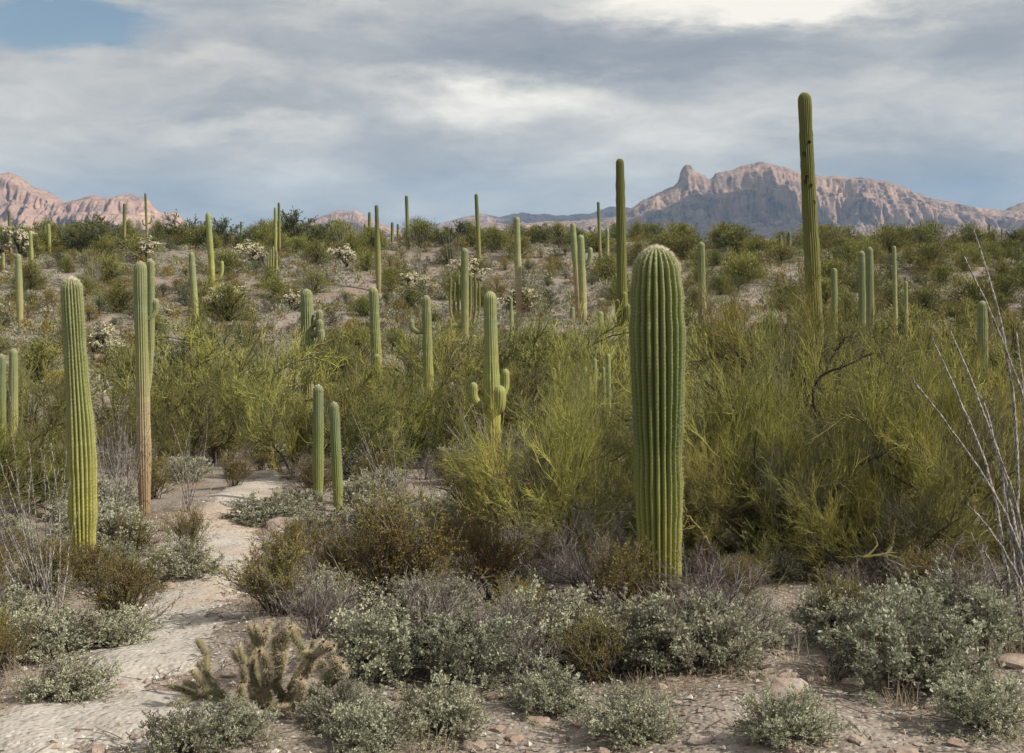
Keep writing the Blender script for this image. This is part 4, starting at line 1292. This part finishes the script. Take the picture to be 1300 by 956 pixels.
# low ground between the path and the slope: creosote, bursage and dead brush
for _ in range(1500):
    d = hr.uniform(15, 54)
    px = hr.uniform(-60, 1360)
    x = (px - 650) / F * d
    if np.min(np.hypot(PATH[0] - x, PATH[1] - d)) < 0.95 or (d < 21.5 and (abs(px - 182) < 48 or abs(px - 415) < 42)) or not free(x, d, 0.62):
        continue
    kind = hr.random()
    if kind < 0.26:
        plant(CREO[hr.randrange(3)], 'creosote_bush', BUSH, at(px, d), hr.uniform(0.55, 1.0), hr.uniform(0, 6.28),
              'brownish green creosote bush among the trees in the low ground', 'bush', 'creosote bushes in the low ground', wide=1.2)
    elif kind < 0.80:
        plant(BURS[hr.randrange(3)], 'bursage', BUSH, at(px, d), hr.uniform(0.35, 0.6), hr.uniform(0, 6.28),
              'grey-green bursage mound among the trees in the low ground', 'bush', 'bursage mounds in the low ground', wide=1.2)
    else:
        plant(DEAD[hr.randrange(2)], 'dead_shrub', ('stems', 'none'), at(px, d), hr.uniform(0.4, 0.9), hr.uniform(0, 6.28),
              'bare grey dead shrub among the trees in the low ground', 'bush', 'dead shrubs in the low ground', wide=1.2)

for _ in range(260):
    d = hr.uniform(9.0, 15.5)
    px = hr.uniform(-20, 800)
    if abs(px - 107) < 30 or abs(px - 182) < 30:
        continue
    x = (px - 650) / F * d
    if np.min(np.hypot(PATH[0] - x, PATH[1] - d)) < 0.75 or not free(x, d, 0.36):
        continue
    kind = hr.random()
    if kind < 0.3:
        plant(CREO[hr.randrange(3)], 'creosote_bush', BUSH, at(px, d), hr.uniform(0.3, 0.6), hr.uniform(0, 6.28),
              'small creosote sprout between the larger foreground shrubs', 'bush', 'creosote sprouts in the foreground', wide=1.2)
    elif kind < 0.6:
        plant(DEAD[hr.randrange(2)], 'dead_shrub', ('stems', 'none'), at(px, d), hr.uniform(0.25, 0.5), hr.uniform(0, 6.28),
              'low bare twig shrub between the larger foreground shrubs', 'bush', 'bare twig shrubs in the foreground', wide=1.3)
    else:
        plant(BURS[hr.randrange(3)], 'bursage', BUSH, at(px, d), hr.uniform(0.18, 0.32), hr.uniform(0, 6.28),
              'small bursage tuft between the larger foreground shrubs', 'bush', 'bursage tufts in the foreground', wide=1.2)

for k in range(200):
    d = hr.uniform(10.9, 13.2) if k < 120 else hr.uniform(7.6, 10.6)
    px = hr.uniform(600, 1330) if k < 120 else hr.uniform(400, 1330)
    x = (px - 650) / F * d
    if (k >= 120 and (930 < px < 1060 or px > 1255)) or abs(px - 838) < 45 and d < 10.7 or not free(x, d, 0.26):
        continue
    kind = hr.random()
    if kind < 0.55:
        plant(DEAD[hr.randrange(2)], 'dead_shrub', ('stems', 'none'), at(px, d), hr.uniform(0.25, 0.6), hr.uniform(0, 6.28),
              'low bare twig shrub between the larger foreground shrubs', 'bush', 'bare twig shrubs in the foreground', wide=1.4)
    elif kind < 0.75:
        plant(CREO[hr.randrange(3)], 'creosote_bush', BUSH, at(px, d), hr.uniform(0.25, 0.5), hr.uniform(0, 6.28),
              'small creosote sprout between the larger foreground shrubs', 'bush', 'creosote sprouts in the foreground', wide=1.2)
    else:
        plant(BURS[hr.randrange(3)], 'bursage', BUSH, at(px, d), hr.uniform(0.16, 0.34), hr.uniform(0, 6.28),
              'small bursage tuft between the larger foreground shrubs', 'bush', 'bursage tufts in the foreground', wide=1.3)

# foreground shrubs, each its own
for k, (x, yb, yt, w, lab) in enumerate([
        (65, 838, 778, 1.2, 'broad pale bursage spreading left of the gravel path mouth'),
        (150, 822, 776, 1.2, 'bursage overhanging the edge of the gravel path, dark beneath'),
        (85, 890, 838, 1.2, 'pale bursage crowding the near corner of the path'),
        (15, 800, 752, 1.0, 'blue-grey bursage under leaning ocotillo wands'),
        (222, 735, 690, 1.25, 'rounded bursage with a reddish stone at its foot beside the path bend'),
        (338, 666, 630, 1.6, 'wide flat bursage at the inside of the far path bend'),
        (398, 697, 652, 1.0, 'small grey bursage beside a flat reddish rock'),
        (375, 650, 622, 1.2, 'small bursage at the foot of the dark young saguaro'),
        (560, 790, 733, 1.0, 'round silvery bursage in front of the tall creosote'),
        (485, 858, 775, 1.0, 'large silvery bursage behind the spiny cholla'),
        (592, 868, 786, 1.0, 'silvery bursage pierced by dark bare twigs'),
        (695, 842, 752, 1.0, 'loose grey bursage in the shade left of the massive saguaro'),
        (800, 850, 768, 1.0, 'grey bursage crowding the foot of the massive saguaro'),
        (885, 850, 765, 1.0, 'pale flowering-tipped bursage on the lit side of the massive saguaro foot'),
        (940, 822, 760, 1.0, 'bursage at the edge of the reddish bare ground'),
        (1065, 815, 752, 1.0, 'grey bursage beneath the yellow palo verde boughs'),
        (1150, 866, 764, 1.05, 'largest silvery bursage mound on the bare reddish ground'),
        (1225, 822, 733, 1.0, 'tall bursage beside the foot of the grey ocotillo'),
        (1120, 830, 755, 1.0, 'bursage tucked between two larger mounds under the palo verde'),
        (690, 905, 850, 1.0, 'low bursage tuft on the bare reddish patch'),
        (1000, 940, 880, 1.1, 'near bursage mound at the edge of the bare ground'),
        (560, 935, 872, 1.1, 'near bursage mound below the spiny cholla'),
        (1250, 925, 862, 1.1, 'near bursage mound beside scattered stones'),
        (800, 940, 880, 1.1, 'near low bursage among litter below the massive saguaro'),
        (230, 960, 905, 1.0, 'near bursage tuft at the path border'),
        (295, 945, 895, 1.0, 'bursage hugging the path side of the spiny cholla'),
        (432, 925, 868, 1.0, 'bursage hugging the far side of the spiny cholla'),
        (470, 960, 900, 1.1, 'near bursage mound beyond the spiny cholla')]):
    put_foot(BURS, 'bursage', BUSH, x, yb, yt, lab, 'bush', wide=w * 1.12, k=k % 3)
for k, (x, yb, yt, w, lab) in enumerate([
        (505, 775, 622, 1.0, 'tall rust-tinged creosote bush behind the silvery mounds'),
        (350, 782, 678, 1.15, 'spreading olive creosote bush leaning over the gravel path'),
        (155, 800, 705, 1.0, 'creosote bush at the path edge before the yellow saguaro'),
        (430, 752, 680, 1.1, 'brown-tipped creosote bush between two larger creosotes'),
        (625, 765, 650, 0.9, 'sparse creosote bush with bare reddish stems'),
        (575, 720, 655, 1.0, 'small creosote bush behind the tall rust-tinged one'),
        (170, 708, 655, 1.0, 'olive creosote bush at the foot of the pale paired saguaro'),
        (238, 705, 645, 0.9, 'dark creosote bush at the far side of the path under ocotillo'),
        (60, 760, 690, 1.1, 'creosote bush hiding the foot of the yellow saguaro'),
        (0, 850, 775, 1.0, 'brownish creosote bush at the end of the pale bursages'),
        (298, 618, 576, 1.2, 'dark round creosote bush beyond the pale path bend'),
        (120, 745, 690, 1.0, 'creosote bush crowding the base of the yellow saguaro'),
        (670, 740, 670, 1.0, 'thin creosote bush in the palo verde shade'),
        (935, 770, 705, 0.8, 'upright yellow-green sprout beside the massive saguaro'),
        (1180, 770, 700, 1.0, 'orange-tinged creosote bush below the ocotillo wands')]):
    put_foot(CREO, 'creosote_bush', BUSH, x, yb, yt, lab, 'bush', wide=w, k=k % 3)
for k, (x, yb, yt, w, lab) in enumerate([
        (335, 868, 800, 1.1, 'bare grey twigs tangled behind the spiny cholla'),
        (400, 812, 722, 1.0, 'bare purplish-grey dead shrub between cholla and creosote'),
        (640, 850, 745, 0.8, 'dark leafless shrub with upright twigs'),
        (770, 862, 800, 1.1, 'fallen grey twigs heaped before the massive saguaro'),
        (1062, 862, 815, 1.2, 'low dry brown shrub on the bare reddish ground'),
        (590, 615, 580, 1.2, 'grey dead shrub on the pale clearing below the waist-armed saguaro'),
        (570, 612, 585, 1.2, 'dark tangled dead shrub beside the pale clearing')]):
    put_foot(DEAD, 'dead_shrub', ('stems', 'none'), x, yb, yt, lab, 'bush', wide=w, k=k % 2)
for k, (x, d, yt, w, lab) in enumerate([
        (700, 12.4, 640, 1.2, 'dark tangle of dead boughs beneath the shaded palo verde'),
        (770, 12.0, 650, 0.9, 'dark dead branches on the shaded flank of the massive saguaro'),
        (985, 12.2, 680, 1.1, 'grey dead brush under the yellow-green palo verde'),
        (1090, 12.4, 690, 1.1, 'tangled dead brush under the crooked yellow boughs'),
        (1230, 12.6, 680, 1.0, 'dead brush beneath the ocotillo-crossed palo verde'),
        (655, 12.8, 655, 1.1, 'dead tangle beside the sparse reddish-stemmed creosote'),
        (735, 11.7, 690, 1.0, 'low dead twigs in the dark gap left of the massive saguaro foot'),
        (910, 11.9, 690, 1.0, 'low dead twigs on the lit side of the massive saguaro foot'),
        (1045, 11.9, 715, 1.1, 'low dead tangle under the low yellow-green palo verde'),
        (1170, 11.9, 715, 1.1, 'low dead tangle behind the largest silvery bursage')]):
    put(DEADBIG, 'dead_brush', ('stems', 'none'), x, yt, d, lab, 'bush', wide=w, k=k % 2)


# ------------------------------------------------------------------ ocotillos
def wand_mesh(P, r0, r1, seed, thorn=True):
    rng = np.random.RandomState(seed)
    b = Buf()
    C = spine_curve(P, 26)
    C[3:] += rng.normal(0, 0.003, C[3:].shape)
    tubes(b, C[None], r0, r1, 6, rng.uniform(0.25, 0.8))
    if thorn:
        p, d, ix, t = spawn(C[None], 130, 0.02, 1.0, 1.25, rng)
        E = grow(p, d, 0.02 + 0.016 * rng.rand(len(p)), 2, 0.05, 0.02, rng)
        tubes(b, E, r1 * 0.34, r1 * 0.06, 3, rng.uniform(0.6, 1.0, len(p)))
    return b.mesh('ocotillo_stem', [M['oco']])


def ocotillo(label, x, d, wands, seed, r0=0.014, group=None):
    """wands = [(tip column, tip row, depth offset, sideways bow in m)] from one root"""
    g = at(x, d)
    root = obj('ocotillo', None, loc=g, label=label, cat='shrub', group=group)
    rng = np.random.RandomState(seed)
    for k, (tx, ty, dy, bow) in enumerate(wands):
        e = np.array([(tx - 650) / F * (d + dy), d + dy, ztop(ty, d + dy)]) - g
        s = rng.normal(0, 0.07, 3) * [1, 1, 0] + [0, 0, -0.08]
        mid = s + (e - s) * 0.5 + np.array([bow, rng.normal(0, 0.04), 0.0])
        q = s + (e - s) * 0.78 + np.array([bow * 0.70, rng.normal(0, 0.02), 0.01])
        ln = np.linalg.norm(e - s)
        obj('stem', wand_mesh([s, mid, q, e], r0 * (0.75 + 0.35 * rng.rand()), r0 * 0.36, seed * 50 + k, d < 16), root)


ocotillo('large grey ocotillo with long thorny wands arching over the palo verde', 1316, 9.0,
         [(1160, 484, 0.2, 0.14), (1183, 428, 0.6, 0.13), (1206, 420, 0.9, 0.10), (1235, 290, 0.6, 0.16), (1224, 326, 0.3, 0.20), (1228, 640, -0.3, 0.08), (1246, 500, 0.5, 0.05), (1290, 420, 0.8, 0.05),
          (1262, 560, -0.2, 0.06), (1250, 700, 0.0, 0.0), (1345, 380, 0.4, 0.0), (1380, 420, 0.0, 0.0)], 1, 0.017)
rg = random.Random(9)


def fan(x0, x1, y0, y1, n_, dy=1.0, bow=0.05):
    return [(x0 + (x1 - x0) * (i + rg.uniform(-0.3, 0.3)) / max(1, n_ - 1), rg.uniform(y0, y1), rg.uniform(-dy, dy), rg.uniform(-bow, bow)) for i in range(n_)]


ocotillo('pale grey ocotillo fanning over the shrubs in front of the yellow saguaro', 62, gd(62, 790), fan(-40, 100, 555, 650, 18, 0.5), 2, 0.0065)
ocotillo('dense thicket of thin grey ocotillo wands between the two big path-side saguaros', 150, 17.5, fan(108, 196, 520, 600, 34, 0.8, 0.05), 3, 0.0065)
ocotillo('pale crooked ocotillo with forked wavy wands beside the far path bend', 238, 19.0, fan(205, 275, 510, 590, 11, 0.6, 0.14), 4, 0.008)
ocotillo('grey ocotillo leaning away from the slim young saguaro', 505, 19.0, fan(440, 525, 515, 610, 17, 0.8, 0.06), 5, 0.0085)
ocotillo('thin ocotillo wands leaning beside the waist-armed saguaro', 628, 25, fan(565, 615, 500, 560, 12, 0.8, 0.06), 6, 0.011)
ocotillo('few bent ocotillo wands at the foot of the stub-armed slender saguaro', 520, 33, fan(500, 545, 478, 530, 6, 0.8, 0.12), 7, 0.012)
ocotillo('ocotillo with yellowing wands half hidden at the edge of the dark thicket', 30, 27, fan(5, 45, 478, 540, 9, 0.8, 0.1), 8, 0.010)
ocotillo('grey bare ocotillo stems rising from the palo verde beside the massive saguaro', 965, 22, fan(930, 985, 455, 520, 6, 0.8, 0.1), 9, 0.009)
for k, (x, d, yt) in enumerate([(448, 122, 272), (434, 124, 282), (530, 108, 290), (575, 106, 292), (955, 122, 286), (935, 125, 285), (1195, 128, 282), (1160, 126, 283), (1270, 126, 284), (120, 96, 318), (395, 96, 335), (335, 110, 305),
                                (840, 118, 290), (1010, 118, 290), (305, 104, 320), (1065, 122, 288)]):
    ocotillo('small far ocotillo fanning thin wands above the slope shrubs', x, d, fan(x - 14, x + 14, yt - 2, yt + 8, 12, 0.6, 0.08), 20 + k, 0.022, group='ocotillos on the far slope')


# ------------------------------------------------------------------ chollas
def cholla_proto(seed, H=1.9):
    rng = np.random.RandomState(seed)
    b, j = Buf(), Buf()
    A = grow(np.array([[0, 0, -0.05]] * 3), cone_dirs(3, 8, 35, rng), H * rng.uniform(0.5, 0.65, 3), 6, 0.2, 0.03, rng)
    tubes(b, A, 0.055, 0.03, 6, rng.uniform(0, 1, 3))
    p, d, ix, t = spawn(A, 6, 0.35, 1.0, 0.9, rng)
    B = grow(p, d, H * rng.uniform(0.18, 0.36, len(p)), 5, 0.2, 0.08, rng)
    tubes(b, B, 0.028, 0.016, 5, rng.uniform(0, 1, len(p)))
    p, d, ix, t = spawn(B, 7, 0.45, 1.0, 1.0, rng)
    C = grow(p, d, 0.13 * rng.uniform(0.7, 1.3, len(p)), 4, 0.2, 0.02, rng)
    tubes(j, C, 0.032, 0.028, 6, rng.uniform(0.2, 1.0, len(p)))
    p, d, ix, t = spawn(C, 3, 0.6, 1.0, 1.0, rng)
    D = grow(p, d, 0.10 * rng.uniform(0.7, 1.3, len(p)), 4, 0.2, -0.1, rng)
    tubes(j, D, 0.028, 0.020, 6, rng.uniform(0.35, 1.0, len(p)))
    # spiny halo
    p, d, ix, t = spawn(D, 7, 0.0, 1.0, 1.3, rng)
    E = grow(p, d, np.full(len(p), 0.055), 2, 0.1, 0, rng)
    tubes(j, E, 0.0042, 0.0015, 3, rng.uniform(0.7, 1.0, len(p)))
    return b.mesh('cholla_trunk', [M['cholla_bark']]), j.mesh('cholla_joints', [M['cholla_joint']]), H


CH = [cholla_proto(s) for s in (1, 2, 3)]
for k, (x, yb, yt, lab) in enumerate([
        (127, 452, 402, 'black-stemmed cholla with pale spiny joints between the two big path-side saguaros'),
        (152, 462, 415, 'low sprawling cholla with black limbs behind the pale paired saguaro'),
        (516, 365, 332, 'rounded cholla with creamy joints right of the two-toned saguaro'),
        (538, 368, 345, 'low spreading cholla beside the rounded creamy one'),
        (30, 330, 300, 'cholla with creamy tops behind the small yellow-green saguaro'),
        (72, 318, 292, 'pale cholla on the ridge before the dark blue hill'),
        (370, 395, 362, 'grey-green cholla standing on the slope above the stout saguaro')]):
    put_foot(CH, 'cholla', TREE, x, yb, yt, lab, 'cactus', wide=1.25, k=k % 3)
for x, yt, d in [(25, 272, 116), (185, 290, 112), (325, 288, 112), (440, 296, 112), (585, 300, 108), (270, 350, 84), (300, 335, 90), (220, 380, 80), (60, 380, 82), (330, 300, 110), (665, 340, 90)]:
    put(CH, 'cholla', TREE, x, yt, d, 'small pale-topped cholla scattered over the far slope', 'cactus', 'chollas on the far slope', wide=1.2)


def near_cholla():
    """spiny jointed cholla close to the path: every joint a part"""
    rng = np.random.RandomState(12)
    protos = []
    for s in range(3):
        b = Buf()
        L = 0.15
        n = 14
        t = np.linspace(0, 1, n)
        C = np.stack([0.008 * np.sin(t * 3 + s), 0.008 * np.cos(t * 2 + s), t * L], 1)
        r = 0.0165 * np.sqrt(np.clip(1 - (np.abs(t - 0.5) * 1.94) ** 6, 0.02, 1))
        S = 10
        a = np.arange(S) * 2 * math.pi / S
        lump = 1 + 0.22 * np.cos(5 * (a[None] + t[:, None] * 2.4)) * np.cos(t[:, None] * 36)
        V = np.stack([C[:, None, 0] + (r[:, None] * lump) * np.cos(a), C[:, None, 1] + (r[:, None] * lump) * np.sin(a), np.repeat(C[:, 2:3], S, 1)], -1)
        i, j = np.meshgrid(np.arange(n - 1), np.arange(S), indexing='ij')
        Q = np.stack([i * S + j, i * S + (j + 1) % S, (i + 1) * S + (j + 1) % S, (i + 1) * S + j], -1)
        b.add(V, Q, np.clip(0.15 + 0.7 * np.repeat(t, S) ** 2 + rng.uniform(-0.15, 0.15, n * S), 0, 1))
        p, d, ix, tt = spawn(C[None], 330, 0.0, 1.0, 1.35, rng)
        p = p + norm(d * [1, 1, 0.2]) * 0.012
        E = grow(p, d, rng.uniform(0.014, 0.028, len(p)), 2, 0.25, 0.01, rng)
        tubes(b, E, 0.0009, 0.0004, 3, rng.uniform(0.2, 1.0, len(p)), 1)
        protos.append(b.mesh('cholla_joint', [M['near_joint'], M['dry_spine']]))
    g = ray(345, 900)
    root = obj('cholla', None, loc=g, label='spiny tan and green cholla of many short joints at the near path edge', cat='cactus')

    def joint(p, d, k):
        q = Vector(d).to_track_quat('Z', 'Y')
        o = obj('joint', protos[rng.randint(3)], root, loc=p, sc=(1.15 * k, 1.15 * k, k))
        o.rotation_euler = q.to_euler()
        return np.array(p) + np.array(d) * 0.145 * k
    tips = []
    for _ in range(13):
        d = norm(cone_dirs(1, 15, 75, rng))[0]
        d[1] *= 0.6
        d = norm(d)
        p = np.array([rng.uniform(-0.16, 0.16), rng.uniform(-0.1, 0.1), -0.02])
        k = rng.uniform(0.9, 1.3)
        tips.append((joint(p, d, k), d, k, 1))
    while tips:
        p, d, k, lev = tips.pop(0)
        if lev >= 3 and rng.rand() < 0.65 or lev >= 4:
            continue
        for _ in range(2 if rng.rand() < 0.65 else 1):
            nd = norm(d + rng.normal(0, 0.45, 3) + [0, 0, 0.35])
            kk = k * rng.uniform(0.75, 1.0)
            tips.append((joint(p - nd * 0.008, nd, kk), nd, kk, lev + 1))


near_cholla()


# ------------------------------------------------------------------ stones, gravel, litter
def rock_mesh(seed):
    import bmesh
    rng = np.random.RandomState(seed)
    bm = bmesh.new()
    bmesh.ops.create_icosphere(bm, subdivisions=2, radius=1.0)
    sx = rng.uniform(0.75, 1.2, 3) * [1.1, 1.0, 0.55]
    pl = norm(rng.normal(0, 1, (7, 3)))
    of = rng.uniform(0.55, 0.85, 7)
    for v in bm.verts:
        c = np.array(v.co)
        for n_, o_ in zip(pl, of):
            e = c.dot(n_) - o_
            if e > 0:
                c = c - n_ * e * 0.9
        c = c * (1 + 0.06 * rng.normal())
        v.co = Vector(c * sx)
    me = bpy.data.meshes.new('rock')
    bm.to_mesh(me)
    bm.free()
    me.materials.append(M['rock'])
    return me


ROCKS = [rock_mesh(s) for s in range(6)]


def rock(x, y, s, label, group=None):
    o = obj('rock', ROCKS[hr.randrange(6)], loc=(x, y, float(zg(x, y)) + s * 0.12), label=label, cat='rock', group=group, rz=hr.uniform(0, 6.28), sc=(s, s * hr.uniform(0.8, 1.2), s * hr.uniform(0.7, 1.1)))
    return o


for (px, py, s, lab) in [(365, 672, 0.30, 'flat reddish rock slab beside the small grey bursage'), (214, 745, 0.10, 'small reddish stone at the foot of the path-bend bursage'), (132, 848, 0.07, 'lone orange stone on the gravel path'),
                         (990, 862, 0.12, 'dark angular stone on the bare reddish ground'), (1290, 845, 0.12, 'dark flat stone near the ocotillo foot'), (1000, 880, 0.11, 'grey rounded stone on the bare ground'),
                         (975, 850, 0.08, 'brown wedge stone lying on the bare ground'), (445, 665, 0.22, 'pale boulder behind the brown-tipped creosote'), (410, 705, 0.2, 'whitish rock between the creosote bushes'),
                         (585, 690, 0.25, 'pale flat rock beside the small creosote')]:
    g = ray(px, py)
    rock(g[0], g[1], s, lab)
for k in range(120):
    px, py = hr.uniform(560, 1330), hr.uniform(818, 960)
    if k > 78:
        px, py = hr.uniform(60, 420), hr.uniform(640, 960)
    g = ray(px, py)
    rock(g[0], g[1], hr.uniform(0.02, 0.065), 'small loose stone on the bare foreground soil', 'loose foreground stones')
for k in range(170):
    d = hr.uniform(56, 128)
    px = hr.uniform(-30, 1330)
    x = (px - 650) / F * d
    rock(x, d, hr.uniform(0.12, 0.4) * (1.4 if hr.random() < 0.15 else 1), 'pale weathered rock lying on the hillside', 'pale rocks on the hillside')


def dry_grass():
    """wispy dead grass and annuals between the shrubs"""
    rng = np.random.RandomState(5)
    b = Buf()
    n_ = 1900
    y = np.concatenate([6 + 14 * rng.rand(1100), 18 + 34 * rng.rand(800)])
    x = rng.uniform(-0.43, 0.43, n_) * y
    keep = np.array([np.min(np.hypot(PATH[0] - a, PATH[1] - c)) > 0.55 for a, c in zip(x, y)]) & (fbm(x / 2.2, y / 2.2, 2) > -0.25)
    x, y = x[keep], y[keep]
    per = 22
    X, Y = np.repeat(x, per) + rng.normal(0, 0.06, len(x) * per), np.repeat(y, per) + rng.normal(0, 0.06, len(x) * per)
    h = np.repeat(rng.uniform(0.05, 0.2, len(x)), per) * rng.uniform(0.5, 1.2, len(X))
    P = grow(np.stack([X, Y, zg(X, Y) - 0.01], -1), cone_dirs(len(X), 0, 60, rng), h, 2, 0.2, 0.0, rng)
    tubes(b, P, 0.0019, 0.0008, 3, np.repeat(rng.rand(len(x)), per) * 0.7 + 0.3 * rng.rand(len(X)))
    m = plant_mat('dry_grass', [(0.0, (0.16, 0.12, 0.085)), (0.5, (0.34, 0.28, 0.19)), (1.0, (0.46, 0.42, 0.28))])
    obj('dry_grass', b.mesh('dry_grass', [m]), kind='stuff', label='wispy dry grass growing between the shrubs', cat='grass')


dry_grass()


def gravel():
    rng = np.random.RandomState(77)
    n_ = 9000
    y = 4.8 + 15 * rng.rand(n_) ** 1.3
    x = rng.uniform(-0.42, 0.42, n_) * y
    k = rng.randint(0, len(PATH[0]), 3500)
    x[:3500] = PATH[0][k] + rng.normal(0, 0.4, 3500)
    y[:3500] = PATH[1][k] + rng.normal(0, 0.3, 3500)
    z = zg(x, y)
    s = 0.006 + 0.016 * rng.rand(n_) ** 2.5
    base = norm(np.array([(1, 0, 0), (-1, 0, 0), (0, 1, 0), (0, -1, 0), (0, 0, 0.7), (0, 0, -0.7), (0.7, 0.7, 0.3), (-0.6, 0.7, 0.2)]))[:6]
    tri = np.array([(0, 2, 4), (2, 1, 4), (1, 3, 4), (3, 0, 4), (2, 0, 5), (1, 2, 5), (3, 1, 5), (0, 3, 5)])
    V = base[None] * rng.uniform(0.6, 1.3, (n_, 6, 3)) * s[:, None, None] * [1.1, 1.1, 0.8]
    a = rng.uniform(0, 6.28, n_)
    ca, sa = np.cos(a)[:, None], np.sin(a)[:, None]
    V = np.stack([V[:, :, 0] * ca - V[:, :, 1] * sa, V[:, :, 0] * sa + V[:, :, 1] * ca, V[:, :, 2]], -1)
    V += np.stack([x, y, z + s * 0.4], -1)[:, None]
    T = (tri[None] + (np.arange(n_) * 6)[:, None, None]).reshape(-1, 3)
    m = plant_mat('gravel_stone', [(0.0, (0.22, 0.15, 0.11)), (0.4, (0.38, 0.31, 0.25)), (0.8, (0.52, 0.47, 0.41)), (1.0, (0.68, 0.64, 0.59))])
    me = mesh('gravel', V, None, T, [m], {'tint': np.repeat(rng.rand(n_), 6)}, smooth=False)
    obj('gravel', me, kind='stuff', label='loose gravel scattered over path and bare soil', cat='gravel')
    b = Buf()
    n2 = 3500
    y = 4.8 + 16 * rng.rand(n2) ** 1.2
    x = rng.uniform(-0.42, 0.42, n2) * y
    P = grow(np.stack([x, y, zg(x, y) + 0.012], -1), np.stack([rng.normal(0, 1, n2), rng.normal(0, 1, n2), rng.normal(0, 0.08, n2)], -1), rng.uniform(0.04, 0.28, n2), 4, 0.15, 0, rng)
    P[:, :, 2] = zg(P[:, :, 0], P[:, :, 1]) + 0.01 + 0.015 * rng.rand(n2, 4)
    tubes(b, P, 0.0028, 0.0012, 3, rng.rand(n2))
    obj('twig_litter', b.mesh('twig_litter', [M['litter']]), kind='stuff', label='dry twigs littering the foreground soil', cat='litter')


gravel()
